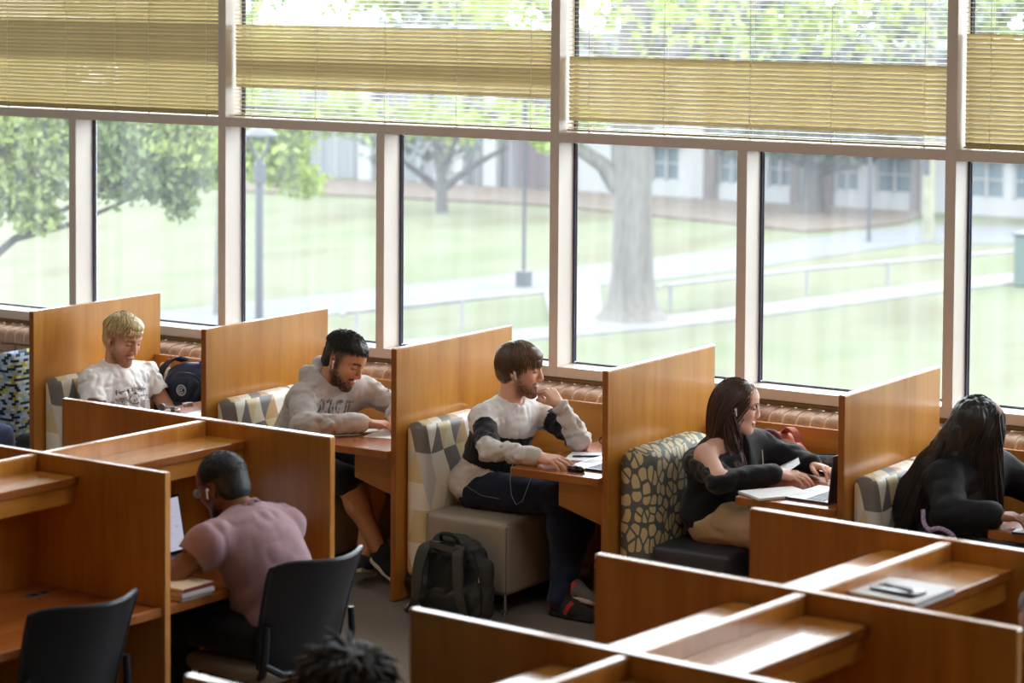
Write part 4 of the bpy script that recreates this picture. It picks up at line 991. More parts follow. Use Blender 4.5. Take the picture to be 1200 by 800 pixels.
def leg(F, J, s, g=0.0, w=1.0, to=1.0, r=(0.086, 0.062, 0.056, 0.036), k=0.04):
    h, kn, an = J['hp' + s], J['kn' + s], J['an' + s]
    F.rc(h, kn, r[0] * w + g, r[1] * w + g, k)
    if to > 0:
        m = kn + (an - kn) * .35 * to; F.rc(kn, m, r[1] * w * .92 + g, r[2] * w + g, k); F.rc(m, kn + (an - kn) * to, r[2] * w + g, r[3] * w + g + (.012 if g > .01 else 0), k)
def shoe(parent, ankle, fdir, col_up, col_sole, col_acc, name='shoe', tilt=0.0, sock=None, L=0.29):
    f = unit((fdir[0], fdir[1], 0)); s = np.array((-f[1], f[0], 0)); a = V3(ankle); o = np.array((a[0], a[1], a[2] - 0.075)); ct, st_ = math.cos(tilt), math.sin(tilt)
    T = lambda x, y, z: o + f * (x * ct - z * st_) + s * y + np.array((0, 0, 1)) * (z * ct + x * st_)
    F = Field(); F.rc(T(-.035, 0, .045), T(.06, 0, .042), .040, .042, .03); F.rc(T(.06, 0, .042), T(.165, .004, .020), .040, .030, .03); F.rc(T(-.03, 0, .05), T(-.022, 0, .088), .036, .036, .02); F.rc(T(.02, 0, .06), T(.01, 0, .09), .034, .033, .02)
    F.bx(T(.06, 0, -.03), (.3, .2, .03), np.stack([f * ct + np.array((0, 0, st_)), s, np.array((0, 0, ct)) - f * st_]), .001, .004, True)
    X, Fc = fmesh(F, .0048); Lx = (X - o) @ np.stack([f * ct + np.array((0, 0, st_)), s, np.array((0, 0, ct)) - f * st_]).T
    c = np.tile(np.array(col_up), (len(X), 1)); acc = ((np.abs(Lx[:, 0] - .05 - .5 * (Lx[:, 2] - .03)) < .012) & (np.abs(Lx[:, 1]) > .022)) | ((Lx[:, 0] < -.045) & (Lx[:, 2] < .05)); c[acc] = col_acc
    so = link(name, np_mesh(name, X, Fc, c), cloth_mat('shoe_fabric', .7, .1, (300, .4), (90, .15)), parent)
    F = Field(); F.rc(T(-.034, 0, .006), T(.05, 0, .006), .040, .038, .02); F.rc(T(.05, 0, .006), T(.16, .004, .006), .040, .036, .02); Rm = np.stack([f * ct + np.array((0, 0, st_)), s, np.array((0, 0, ct)) - f * st_])
    F.bx(T(.05, 0, -.05), (.3, .2, .05), Rm, .001, .003, True); F.bx(T(.05, 0, .078), (.3, .2, .05), Rm, .001, .003, True)
    X, Fc = fmesh(F, .0048); link('sole', np_mesh('sole', X, Fc, np.tile(np.array(col_sole), (len(X), 1))), cloth_mat('shoe_rubber', .6, 0, (80, .05), (60, .03)), so)
    m = MB()
    for q in range(5):
        x = .03 + q * .021; z = .082 - q * .0085; m.tube([T(x, -.026, z - .012), T(x + .004, -.008, z + .003), T(x, .012, z + .002), T(x + .006, .027, z - .012)], .0026, 5)
    m.build('laces', mk('laces_%d' % int(col_sole[0] * 100), tuple(min(1, q * 1.0 + .05) for q in col_sole), .8), so)
    if sock is not None:
        MB().tube([T(-.005, 0, .05), T(-.005, 0, .13)], .034, 12).build('sock', mk('dark_sock', sock, .9), parent, True)
    return so
def cloth(name, F, h, mat, parent, colf=None, col=(.5, .5, .5), disp=None, smooth=1):
    X, Fc = fmesh(F, h, disp, smooth); c = np.tile(np.array(col), (len(X), 1)) if colf is None else colf(X)
    return link(name, np_mesh(name, X, Fc, c), mat, parent)
def neck_join(F, J, T, r=0.052, k=0.025):
    F.rc(T(-0.022, 0, -0.055), J['neck'] + (T(-.02, 0, 0) - J['neck']) * .0, r, r * 1.1, k)
def neck_cut(F, J, T, r=0.066, d=0.02, extra=0.09):
    """neck opening of a garment"""
    u = unit(T(-.015, 0, -.06) - J['neck']); F.rc(J['neck'] + u * d, J['neck'] + u * (d + extra), r, r * 1.05, .008, True)
def ear_bud(parent, T, s):
    m = MB(); m.ell(tuple(T(0.000, s * .087, -.004)), (.0075, .0065, .0075), 12, 8); m.tube([T(.002, s * .089, -.006), T(.010, s * .088, -.034)], [.0036, .0032], 8); m.build('earbud', mk('white_plastic', (.85, .85, .85), .25), parent, True)
J_ = lambda **k: {a: V3(*b) for a, b in k.items()}
def locs_comb_back(L): return np.stack([-np.ones(len(L)), L[:, 1] * 2, -.3 * np.ones(len(L))], 1)


def start_person(label, J, hc, ypr, sc, skin, lips, hands, arm_g=-.002, torso_g=-.012, neck_r=.052, legs=(), h=.0036, **kw):
    base = (J['hpR'] + J['hpL']) / 2 - V3(0, 0, .09)
    t = thing('person', label, 'person', tuple(base))
    for q in J: J[q] = J[q] - base
    hc = V3(hc) - base; R = rotm(*[math.radians(a) for a in ypr])
    hk = {k: kw.pop(k) for k in ('jaw', 'nose', 'female', 'ears') if k in kw}
    F = Field(); torso(F, J, torso_g, kw.pop('tw', 1.0)); T = head_prims(F, hc, R, sc, **hk)
    F.rc(T(-.025, 0, -.06), J['neck'], neck_r * sc, neck_r * 1.08, .025)
    for s in 'RL': arm(F, J, s, arm_g)
    for s in legs: leg(F, J, s, 0)
    for hd in hands: hand_prims(F, *hd)
    X, Fc = fmesh(F, h)
    X, Fc = coarsen(X, Fc, [(hc + V3(0, 0, -.01), .175 * sc)] + [(np.asarray(hd[0]) + unit(hd[1]) * .09, .135) for hd in hands], .0088)
    col = skin_colour(X, hc, R, skin, lips, sc, **kw)
    body = link('body', np_mesh('body', X, Fc, col), M_SKIN, t)
    fwd, side, up = frame_of(J)
    return t, body, hc, R, T, fwd, side, up
def trousers(t, J, fr, g, colr, mat, name='trousers', to=1.0, seed_amp=.008, w=1.0, only=None):
    fwd, side, up = fr; F = Field(); F.el(J['hip'] - up * .03, (.133 * w, .176 * w, .105), np.stack([fwd, side, up]), .05)
    for s in 'RL': leg(F, J, s, g, w, to)
    return cloth(name, F, .0088, mat, t, None, colr, folds(seed_amp, 15, ((1, .2, -.1), (.2, 1, .4)), .35, [(J['knR'], .13), (J['hpR'], .13), (J['anR'], .1), (J['knL'], .12)]))
def sleeves(F, J, g, upto=.86, r=(.050, .048, .046, .032), cuff=None, k=.03):
    for s in 'RL':
        arm(F, J, s, g, upto, r, k)
        if cuff: e, w = J['el' + s], J['wr' + s]; F.rc(e + (w - e) * (upto - .06), e + (w - e) * (upto + .07), cuff, cuff, .012)
def neck_ring(t, J, T, up, fwd, side, r, lift, rad, colr, name='collar'):
    u = unit(T(-.015, 0, -.06) - J['neck']); a1 = unit(fwd - u * (fwd @ u)); a2 = np.cross(u, a1)
    MB().tube([J['neck'] + u * lift + a1 * math.cos(a) * r * 1.05 + a2 * math.sin(a) * r - up * .02 * math.cos(a) for a in np.linspace(0, 2 * math.pi, 25)], rad, 8, cap=False).build(name, mk('ribbed_' + name + '_%d' % int(colr[0] * 1000), colr, .9, bump=(300, .2)), t, True)
def whorl(w=(-.045, .01, .12), down=.35):
    def f(L):
        q = L - np.array(w); q = q / np.linalg.norm(q, axis=1, keepdims=True); nn = L - np.array((-.01, 0, .034)); nn = nn / np.linalg.norm(nn, axis=1, keepdims=True)
        q = q - nn * (q * nn).sum(1, keepdims=True); q = q / (np.linalg.norm(q, axis=1, keepdims=True) + .05); q[:, 2] -= down; return q
    return f
def shell(t, F, mat, h=.0048, amp=.003, sc3=(60, 60, 22), tint=.8):
    X, Fc = fmesh(F, h, lambda P: amp * vnoise(P * np.array(sc3))); return link('hair', np_mesh('hair', X, Fc, np.full((len(X), 3), tint)), mat, t)
FLAT = lambda s: [(.28, .35, .25), (.30, .38, .28), (.36, .42, .3), (.45, .5, .35)]
THUMB_FLAT = [(.75, .6, -.25), (.9, .3, -.3), (1, .05, -.3)]

# ---- centre booth
def person_sweatshirt():
    J = J_(hip=(.285, .40, .545), neck=(.400, .420, .925), shR=(.375, .235, .888), shL=(.455, .600, .885), elR=(.520, .062, .782), wrR=(.800, .072, .772), elL=(.742, .520, .784), wrL=(.660, .462, .952),
           hpR=(.30, .305, .525), hpL=(.30, .495, .525), knR=(.79, .275, .545), knL=(.80, .50, .545), anR=(.800, .29, .165), anL=(.815, .225, .085))
    w0 = J['wrR'].copy(); w1 = J['wrL'].copy(); b0 = (J['hpR'] + J['hpL']) / 2 - V3(0, 0, .09)
    hands = [(w0 - b0, (1, -.02, -.04), (-.05, -.25, 1), (0, 1, .25), FLAT(0), THUMB_FLAT, 1.0, .09),
             (w1 - b0, (-.62, -.10, .72), (.70, -.35, .60), (-.25, -.9, -.2), [(1.15, 1.35, .75), (1.2, 1.4, .75), (1.2, 1.45, .8), (1.25, 1.5, .8)], [(.75, .35, -.5), (.75, .0, -.7), (.4, -.3, -.9)], 1.0, .06)]
    sc = 1.05
    t, body, hc, R, T, fwd, side, up = start_person('person with shaggy brown hair and white and black sweatshirt, fist at chin', J, (.458, .425, 1.108), (17, 6, 0), sc, S(228, 180, 156), S(186, 108, 100), hands,
        brow=S(72, 50, 36), beard=S(92, 58, 42), beard_amt=1.1, brow_w=1.15)
    F = Field(); torso(F, J, .014, 1.02, .012); F.el(J['hip'] - up * .02 - fwd * .02, (.150, .195, .10), np.stack([fwd, side, up]), .04)
    sleeves(F, J, .014, .86, (.050, .048, .046, .032), .041)
    neck_cut(F, J, T, .060, .030)
    hs = np.linalg.norm(J['neck'] - J['hip'])
    def colr(P):
        c = np.tile(np.array(S(243, 241, 241)), (len(P), 1)); tt = (P - J['hip']) @ up / hs; lat = np.abs((P - J['hip']) @ side)
        low = np.array(S(216, 212, 210)); dark = np.array(S(24, 27, 38)); c[tt < .27] = low; c[(tt > .27) & (tt < .71)] = dark
        for s in 'RL':
            sh, el, wr = J['sh' + s], J['el' + s], J['wr' + s]; ua = el - sh; L1 = np.linalg.norm(ua); ua = ua / L1
            along = (P - sh) @ ua; dist = np.linalg.norm(P - sh - np.outer(np.clip(along, 0, L1), ua), axis=1)
            fa = wr - el; L2 = np.linalg.norm(fa); fa = fa / L2; al2 = (P - el) @ fa; d2 = np.linalg.norm(P - el - np.outer(np.clip(al2, 0, L2), fa), axis=1)
            m = (dist < .080) & (dist <= d2 + .01) & ((lat > .14) | (along > .35 * L1)); c[m & (along < L1 * .30)] = S(243, 241, 241); c[m & (along >= L1 * .30) & (along < L1 * .93)] = dark; c[m & (along >= L1 * .93)] = low
            m2 = (d2 < .075) & (d2 < dist); c[m2] = low; c[m2 & (al2 > L2 * .80)] = S(204, 200, 198)
        return c
    cs = [(J['elR'], .09), (J['elL'], .10), (J['hip'] + fwd * .1 + up * .08, .14), (J['shR'], .06), (J['wrR'] * .3 + J['elR'] * .7, .1), (J['wrL'] * .4 + J['elL'] * .6, .1)]
    cloth('sweatshirt', F, .0058, M_COTTON, t, colr, disp=folds(.022, 20, ((.5, .3, 1), (1, -.2, .4), (.2, 1, .3)), .3, cs))
    neck_ring(t, J, T, up, fwd, side, .060, .034, .0065, S(216, 211, 209))
    jn = trousers(t, J, (fwd, side, up), .014, S(36, 42, 64), M_DENIM, 'jeans', seed_amp=.011)
    m = MB(); m.tube([J['hpR'] + V3(.0, -.105, .035), J['hpR'] + V3(.09, -.108, .0), J['hpR'] + V3(.19, -.104, -.005)], .0013, 5); m.build('pocket_stitching', mk('pale_thread', S(150, 140, 130), .8), jn)
    shoe(t, J['anR'] + V3(.005, 0, 0), (1, -.15), S(112, 108, 110), S(206, 200, 194), S(196, 62, 54), tilt=-.12, sock=S(28, 28, 30))
    shoe(t, J['anL'] + V3(.02, 0, -.008), (1, -.12), S(44, 42, 44), S(40, 38, 40), S(170, 48, 46), sock=S(28, 28, 30))
    hm = hair_mat('brown_hair', S(104, 78, 56), .42); hz = Field(); Rt = R.T
    hz.el(T(-.020, 0, .044), V3(.102, .083, .086) * sc, Rt, .02); hz.el(T(-.05, 0, -.005), V3(.066, .076, .075) * sc, Rt, .02); hz.el(T(.052, 0, .075), V3(.05, .064, .038) * sc, Rt, .02)
    hz.bx(T(.12, 0, -.055), V3(.085, .14, .095) * sc, Rt, .01, .012, True)
    for s in (1, -1): hz.bx(T(.020, s * .10, -.035), V3(.042, .035, .052) * sc, Rt, .01, .01, True)
    hair = shell(t, hz, hm)
    L, Nn = scalp_points(hc, R, sc, 2000, lambda L: (L[:, 2] > .040 + .30 * np.maximum(L[:, 0] - .03, 0)) | ((L[:, 0] < -.018) & (L[:, 2] > -.03)))
    ln = np.where(L[:, 0] > .02, .056, .080) * np.where(L[:, 2] > .09, 1.25, .75)
    pts = grow(L, Nn, hc, R, sc, whorl(), ln, 9, .16, .05, 1.1, (.07, .8), 1.10, jit=.2); strands('hair_locks', hair, hm, pts, .0030, tint=.45)
    ear_bud(t, T, -1)
    # thin wire of the earphones looping below the table edge
    MB().tube([J['hip'] + V3(*q) for q in ((.20, -.06, .20), (.25, -.15, .15), (.275, -.215, .08), (.30, -.240, .01), (.33, -.245, -.03), (.362, -.24, -.01), (.375, -.21, .06), (.372, -.16, .12))], .0016, 6).build('earphone_wire', mk('pale_blue_wire', S(150, 170, 205), .5), t, True)
person_sweatshirt()

# ---- grey hoodie, second booth
def person_hoodie():
    J = J_(hip=(-.880, .385, .545), neck=(-.690, .405, .940), shR=(-.700, .215, .885), shL=(-.600, .600, .880), elR=(-.560, .055, .785), wrR=(-.345, .285, .785), elL=(-.370, .660, .795), wrL=(-.330, .490, .805),
           hpR=(-.86, .29, .525), hpL=(-.86, .48, .525), knR=(-.42, .205, .505), knL=(-.42, .47, .520), anR=(-.255, .265, .165), anL=(-.345, .255, .135))
    b0 = (J['hpR'] + J['hpL']) / 2 - V3(0, 0, .09); sc = 1.10
    hands = [(J['wrR'] - b0, (.80, .50, -.06), (.1, -.1, 1), (-.5, .8, .1), [(.35, .5, .35)] * 4, THUMB_FLAT, 1.0, .05), (J['wrL'] - b0, (.85, -.45, -.08), (.1, .1, 1), (-.5, -.8, .1), [(.4, .6, .4)] * 4, THUMB_FLAT, 1.0, .05)]
    t, body, hc, R, T, fwd, side, up = start_person('person with short dark curls and beard in a grey hoodie, looking down in second booth', J, (-.592, .42, 1.062), (2, 26, -4), sc, S(202, 148, 116), S(160, 92, 82), hands, legs='RL',
        brow=S(30, 22, 18), beard=S(38, 28, 24), beard_amt=1.25, stubble=S(44, 36, 32), brow_w=1.3, jaw=1.05)
    F = Field(); torso(F, J, .020, 1.06, .02); F.el(J['hip'] - up * .02, (.155, .20, .11), np.stack([fwd, side, up]), .04)
    sleeves(F, J, .018, .84, (.054, .054, .054, .036), .044)
    # hood lying on the upper back
    F.rc(J['neck'] - fwd * .06 + side * .09 + up * .01, J['neck'] - fwd * .06 - side * .09 + up * .01, .050, .050, .03); F.rc(J['neck'] - fwd * .09 + up * .05, J['neck'] - fwd * .07 - up * .06, .05, .06, .03)
    for s in (1, -1): F.chain([J['neck'] - fwd * .05 + side * .088 * s + up * .025, J['neck'] + fwd * .02 + side * .085 * s + up * .01, J['neck'] + fwd * .085 + side * .02 * s - up * .05], [.036, .034, .026], .02)
    u = unit(T(-.015, 0, -.06) - J['neck']); F.rc(J['neck'] + u * .035 + fwd * .01, J['neck'] + u * .13 + fwd * .01, .062, .070, .01, True)
    cs = [(J['elR'], .1), (J['elL'], .12), (J['hip'] + fwd * .12 + up * .08, .15), (J['shR'], .09), (J['wrR'] * .3 + J['elR'] * .7, .1), (J['shL'] * .5 + J['elL'] * .5, .1)]
    def colr(P):
        c = np.tile(np.array(S(196, 190, 188)), (len(P), 1))
        for s in 'RL':
            e, w = J['el' + s], J['wr' + s]; fa = w - e; L2 = np.linalg.norm(fa); fa = fa / L2; al = (P - e) @ fa; d = np.linalg.norm(P - e - np.outer(np.clip(al, 0, L2), fa), axis=1); c[(d < .07) & (al > .76 * L2)] = S(206, 201, 199)
        # dark block letters across the chest
        q = P - J['hip']; h_ = q @ up; l_ = q @ side; f_ = q @ fwd; m = (f_ > .03) & (h_ > .338) & (h_ < .408) & (np.abs(l_) < .11); bar = (np.floor((l_ + .2) / .011) % 2 == 0) & (vnoise(P * 31) > -.45) | ((h_ > .395) & (np.floor((l_ + .2) / .04) % 2 == 1)); c[m & bar & (vnoise(P * 70) > -.25)] = S(96, 94, 98)
        return c
    hd = cloth('hoodie', F, .0062, M_KNIT, t, colr, disp=folds(.022, 19, ((.5, .3, 1), (1, -.2, .4), (.2, 1, .3)), .3, cs))
    for s in (1, -1): MB().tube([J['neck'] + fwd * .10 + side * .022 * s - up * .045, J['neck'] + fwd * .160 + side * .028 * s - up * .12, J['neck'] + fwd * .172 + side * .034 * s - up * .21], .0036, 6).build('drawstring', mk('pale_drawstring', S(206, 200, 196), .85), hd, True)
    trousers(t, J, (fwd, side, up), .016, S(30, 32, 38), M_COTTON, 'shorts', to=0.0, w=1.12)
    shoe(t, J['anR'] + V3(.01, 0, -.01), (1, -.1), S(26, 26, 28), S(210, 204, 192), S(26, 26, 28), tilt=-.5); shoe(t, J['anL'] + V3(0, 0, -.02), (.35, -1), S(30, 30, 32), S(196, 186, 166), S(30, 30, 32), tilt=.25)
    hm = hair_mat('black_brown_hair', S(42, 36, 34), .58); hz = Field(); Rt = R.T
    hz.el(T(-.016, 0, .046), V3(.099, .077, .082) * sc, Rt, .02); hz.el(T(.030, 0, .085), V3(.062, .062, .040) * sc, Rt, .02); hz.el(T(-.055, 0, -.01), V3(.052, .067, .07) * sc, Rt, .02)
    hz.bx(T(.12, 0, -.030), V3(.070, .14, .098) * sc, Rt, .01, .010, True)
    for s in (1, -1): hz.bx(T(.014, s * .10, -.045), V3(.030, .040, .058) * sc, Rt, .01, .01, True)
    hair = shell(t, hz, hm, amp=.005, sc3=(70, 70, 70))
    L, Nn = scalp_points(hc, R, sc, 1500, lambda L: (L[:, 2] > .066 + .16 * np.maximum(L[:, 0], 0)))
    strands('hair_locks', hair, hm, grow(L, Nn, hc, R, sc, whorl((-.05, 0, .12), -.2), .030, 7, .5, 0, .6, (.55, 1.3), 1.08, jit=.5), .0028, tint=.5)
    ear_bud(t, T, -1)
person_hoodie()

# ---- blond, left booth
def person_blond():
    J = J_(hip=(-2.035, .40, .545), neck=(-2.120, .412, .872), shR=(-2.115, .225, .840), shL=(-2.065, .600, .835), elR=(-1.985, .120, .640), wrR=(-1.800, .270, .600), elL=(-1.945, .655, .640), wrL=(-1.790, .540, .640),
           hpR=(-2.02, .305, .525), hpL=(-2.02, .495, .525), knR=(-1.56, .28, .545), knL=(-1.56, .52, .545), anR=(-1.50, .29, .09), anL=(-1.50, .50, .09))
    b0 = (J['hpR'] + J['hpL']) / 2 - V3(0, 0, .09); sc = 1.07
    hands = [(J['wrR'] - b0, (.75, .55, .1), (-.2, -.6, .7), (-.3, .6, .7), [(.5, .7, .4)] * 4, THUMB_FLAT, 1.0, .05), (J['wrL'] - b0, (.8, -.5, .1), (-.2, .6, .7), (-.3, -.6, .7), [(.5, .7, .4)] * 4, THUMB_FLAT, 1.0, .05)]
    t, body, hc, R, T, fwd, side, up = start_person('blond bearded person in a printed white T-shirt, looking down in the left booth', J, (-2.062, .415, 1.050), (-6, 20, -3), sc, S(226, 176, 150), S(186, 108, 100), hands,
        brow=S(150, 112, 74), beard=S(150, 102, 66), beard_amt=.95, brow_w=1.1)
    F = Field(); torso(F, J, .012, 1.02, .01); sleeves(F, J, .018, 0.0, (.054, .056, .05, .03)); F.el(J['hip'] - up * .02, (.145, .19, .10), np.stack([fwd, side, up]), .04)
    for s in 'RL': F.rc(J['el' + s] * .75 + J['sh' + s] * .25, J['el' + s] + (J['el' + s] - J['sh' + s]) * .5, .08, .1, .006, True)
    neck_cut(F, J, T, .062, .022)
    Rb = np.stack([fwd, side, up])
    def colr(P):
        c = np.tile(np.array(S(247, 246, 247)), (len(P), 1)); q = (P - J['hip']) @ Rb.T; f_, l_, h_ = q.T; ink = np.array(S(92, 96, 112)); F_ = f_ > .02
        # round badge between two bars, words above: distressed print
        r = np.hypot(l_ + .005, h_ - .168); worn = vnoise(P * 90) > -.25
        m = F_ & (((r < .032) & (r > .024)) | ((r < .018) & (np.floor(l_ / .006) % 2 == 0))); bar = F_ & (np.abs(h_ - .163) < .017) & (np.abs(l_ + .005) > .04) & (np.abs(l_) < .115)
        let = F_ & (np.abs(h_ - .163) < .009) & (np.abs(l_ + .005) > .044) & (np.abs(l_) < .11) & (np.floor((l_ + .3) / .0065) % 2 == 0); top = F_ & (np.abs(h_ - .213) < .014) & (np.abs(l_) < .105) & ((np.floor((l_ + .3) / .0075) % 2 == 0) | (np.abs(h_ - .213) < .0035)); edge = bar & (np.abs(np.abs(h_ - .163) - .016) < .0028)
        scr = F_ & (h_ > .235) & (h_ < .275) & (l_ < .0) & (l_ > -.0) ; c[(m | top | edge) & worn] = ink; return c
    cs = [(J['shR'], .1), (J['hip'] + fwd * .1 + up * .1, .16), (J['shL'], .1)]
    ts = cloth('t_shirt', F, .0050, M_COTTON, t, colr, disp=folds(.018, 20, ((.3, .3, 1), (1, -.2, .6)), .3, cs))
    cu = bpy.data.curves.new('print', 'FONT'); cu.body = 'PREVENT'; cu.size = .027; cu.align_x = 'CENTER'; to = bpy.data.objects.new('print', cu); COL.objects.link(to); bpy.context.view_layer.update()
    tm = bpy.data.meshes.new_from_object(to.evaluated_get(bpy.context.evaluated_depsgraph_get())); bpy.data.objects.remove(to); bpy.data.curves.remove(cu); tm.materials.clear()
    sv = np.empty(len(ts.data.vertices) * 3, np.float32); ts.data.vertices.foreach_get('co', sv); sq = (sv.reshape(-1, 3) - J['hip']) @ Rb.T; sq = sq[(sq[:, 0] > .02) & (sq[:, 2] > .05)]
    for v in tm.vertices:
        l_, h_ = -.088 - v.co.x * -1.0, .154 + v.co.y; k = np.argsort((sq[:, 1] - l_) ** 2 + (sq[:, 2] - h_) ** 2)[:4]; v.co = Vector(J['hip'] + Rb.T @ np.array((sq[k, 0].mean() + .0035, l_, h_)))
    link('printed_word', tm, mk('shirt_ink', S(70, 74, 92), .8), ts)
    neck_ring(t, J, T, up, fwd, side, .061, .028, .0055, S(232, 229, 228))
    trousers(t, J, (fwd, side, up), .014, S(48, 52, 66), M_DENIM, 'jeans'); shoe(t, J['anR'], (1, -.1), S(60, 60, 64), S(210, 206, 200), S(60, 60, 64)); shoe(t, J['anL'], (1, .1), S(60, 60, 64), S(210, 206, 200), S(60, 60, 64))
    hm = hair_mat('blond_hair', S(222, 196, 146), .42); hz = Field(); Rt = R.T
    hz.el(T(-.018, 0, .044), V3(.098, .080, .082) * sc, Rt, .02); hz.el(T(.030, .004, .088), V3(.060, .062, .034) * sc, Rt, .03); hz.el(T(-.055, 0, -.015), V3(.054, .070, .072) * sc, Rt, .02)
    hz.bx(T(.12, 0, -.040), V3(.072, .14, .100) * sc, Rt, .01, .012, True)
    for s in (1, -1): hz.bx(T(.016, s * .10, -.045), V3(.032, .040, .062) * sc, Rt, .01, .01, True)
    hair = shell(t, hz, hm)
    L, Nn = scalp_points(hc, R, sc, 1700, lambda L: (L[:, 2] > .050 + .22 * np.maximum(L[:, 0], 0)) | ((L[:, 0] < -.02) & (L[:, 2] > -.035)))
    def comb(L):
        b = whorl((-.06, -.02, .11), .22)(L); b[:, 1] -= .65 * (L[:, 2] > .06); b[:, 0] -= .35 * (L[:, 0] > .03); b[:, 2] += .4 * (L[:, 0] > .03); return b
    strands('hair_locks', hair, hm, grow(L, Nn, hc, R, sc, comb, np.where(L[:, 2] > .07, .060, .040) * np.where(L[:, 0] > .03, .7, 1.0), 9, .30, .0, 1.0, (.10, .8), 1.09, jit=.25), .0029, tint=.4)
person_blond()

# ---- bare shoulders, long brown hair
def person_longhair():
    J = J_(hip=(1.560, .400, .545), neck=(1.585, .420, .880), shR=(1.575, .245, .842), shL=(1.655, .590, .840), elR=(1.735, .085, .772), wrR=(1.915, .300, .785), elL=(1.815, .655, .785), wrL=(1.955, .570, .788),
           hpR=(1.58, .310, .520), hpL=(1.58, .490, .520), knR=(2.02, .27, .535), knL=(2.02, .51, .535), anR=(2.05, .28, .09), anL=(2.05, .50, .09))
    b0 = (J['hpR'] + J['hpL']) / 2 - V3(0, 0, .09); sc = .98
    hands = [(J['wrR'] - b0, (.93, .32, -.06), (.15, -.25, 1), (-.3, .9, .25), [(.35, .45, .3), (.3, .4, .3), (.32, .45, .3), (.4, .5, .3)], THUMB_FLAT, .93, .09), (J['wrL'] - b0, (.93, -.34, -.06), (.15, .2, 1), (-.3, -.9, .2), [(.4, .5, .3)] * 4, THUMB_FLAT, .93, .08)]
    t, body, hc, R, T, fwd, side, up = start_person('person with long brown hair and one bare shoulder in a black zip hoodie', J, (1.640, .420, 1.048), (24, 9, 0), sc, S(234, 190, 172), S(196, 112, 108), hands, neck_r=.045, torso_g=-.016, tw=.92,
        brow=S(66, 44, 34), brow_w=.8, makeup=True, female=True, jaw=.92, arm_g=-.006)
    # camisole and straps
    Rb = np.stack([fwd, side, up]); F = Field(); torso(F, J, -.009, .94); F.bx(J['neck'] + up * .045, V3(.3, .4, .11), Rb, .01, .006, True)
    cam_ = cloth('camisole', F, .0052, M_COTTON, t, None, S(206, 186, 160), folds(.004, 22))
    for s in (1, -1): MB().tube([J['neck'] - fwd * .085 + side * s * .085 - up * .075, J['neck'] - fwd * .025 + side * s * .098 + up * .012, J['neck'] + fwd * .055 + side * s * .088 - up * .01, J['neck'] + fwd * .095 + side * s * .075 - up * .07], .0038, 6).build('strap', mk('strap_beige', S(150, 132, 108), .8), cam_, True)
    # hoodie slipped off the right shoulder
    F = Field(); torso(F, J, .020, 1.0, .012); sleeves(F, J, .016, .88, (.050, .050, .048, .034), .038); F.el(J['hip'] + up * .02, (.155, .198, .12), Rb, .04)
    F.rc(J['shR'] + V3(-.08, .03, -.055), J['shR'] + V3(.02, -.045, -.07), .05, .048, .03); F.rc(J['neck'] - fwd * .10 - up * .09 + side * .08, J['neck'] - fwd * .10 - up * .10 - side * .10, .045, .05, .03)
    # opening: everything above a line falling to the right shoulder, and the open front
    nrm = unit(up * 1.0 - side * .22); cpt = J['shR'] + up * .0 + V3(0, 0, -.005); uu = nrm; ff = unit(fwd - uu * (fwd @ uu)); ss = np.cross(uu, ff)
    F.bx(cpt + uu * .14 + ss * -.06, V3(.35, .26, .14), np.stack([ff, ss, uu]), .01, .012, True)
    F.rc(J['neck'] + up * .0, J['neck'] + up * .2, .075, .08, .01, True)
    F.bx(J['neck'] + fwd * .16 - up * .12 + side * .0, V3(.07, .024, .16), Rb, .01, .012, True)
    cs = [(J['elR'], .12), (J['elL'], .12), (J['hip'] + fwd * .1 + up * .1, .16), (J['shR'] - up * .08, .12)]
    hd = cloth('zip_hoodie', F, .0062, M_COTTON, t, None, S(26, 26, 29), folds(.011, 18, ((.5, .3, 1), (1, -.2, .4)), .3, cs), smooth=3)
    zc = mk('silver_zip', S(196, 186, 170), .4, metal=.5)
    MB().tube([J['shR'] + V3(-.02, -.035, -.030), J['shR'] + V3(.06, -.050, -.022), J['shR'] + V3(.13, -.02, -.050), J['shR'] + V3(.155, .03, -.13)], .0028, 6).build('zip', zc, hd, True)
    MB().tube([J['neck'] + fwd * .135 + side * .10 - up * .02, J['neck'] + fwd * .155 + side * .105 - up * .12], .0028, 6).build('zip', zc, hd, True)
    MB().tube([J['hip'] + V3(.19, -.12, .16), J['hip'] + V3(.20, -.13, .06), J['hip'] + V3(.205, -.135, -.045)], .0028, 6).build('zip', zc, hd, True)
    trousers(t, J, (fwd, side, up), .020, S(206, 178, 142), M_COTTON, 'beige_trousers', seed_amp=.016, w=1.05)
    for s in 'RL': shoe(t, J['an' + s], (1, 0), S(220, 216, 210), S(226, 222, 216), S(200, 196, 190))
    hm = hair_mat('long_brown_hair', S(74, 50, 40), .36); hz = Field(); Rt = R.T
    hz.el(T(-.018, 0, .042), V3(.099, .079, .084) * sc, Rt, .02); hz.el(T(-.055, 0, -.03), V3(.056, .074, .09) * sc, Rt, .02)
    hz.bx(T(.125, 0, -.035), V3(.080, .14, .110) * sc, Rt, .01, .012, True)
    for s in (1, -1): hz.bx(T(.030, s * .10, -.045), V3(.040, .045, .062) * sc, Rt, .01, .01, True)
    hair = shell(t, hz, hm, sc3=(70, 70, 14))
    cols = [(tuple(J['neck'] - up * .16), (.150, .205, .20)), (tuple(J['neck'] + up * .0), (.070, .072, .12)), (tuple(J['shR']), (.075, .075, .075)), (tuple(J['shL']), (.08, .08, .08))]
    L, Nn = scalp_points(hc, R, sc, 2300, lambda L: ((L[:, 2] > .062 + .40 * np.maximum(L[:, 0] - .01, 0)) & (L[:, 0] < .058)) | ((L[:, 0] < -.02) & (L[:, 2] > -.03)))
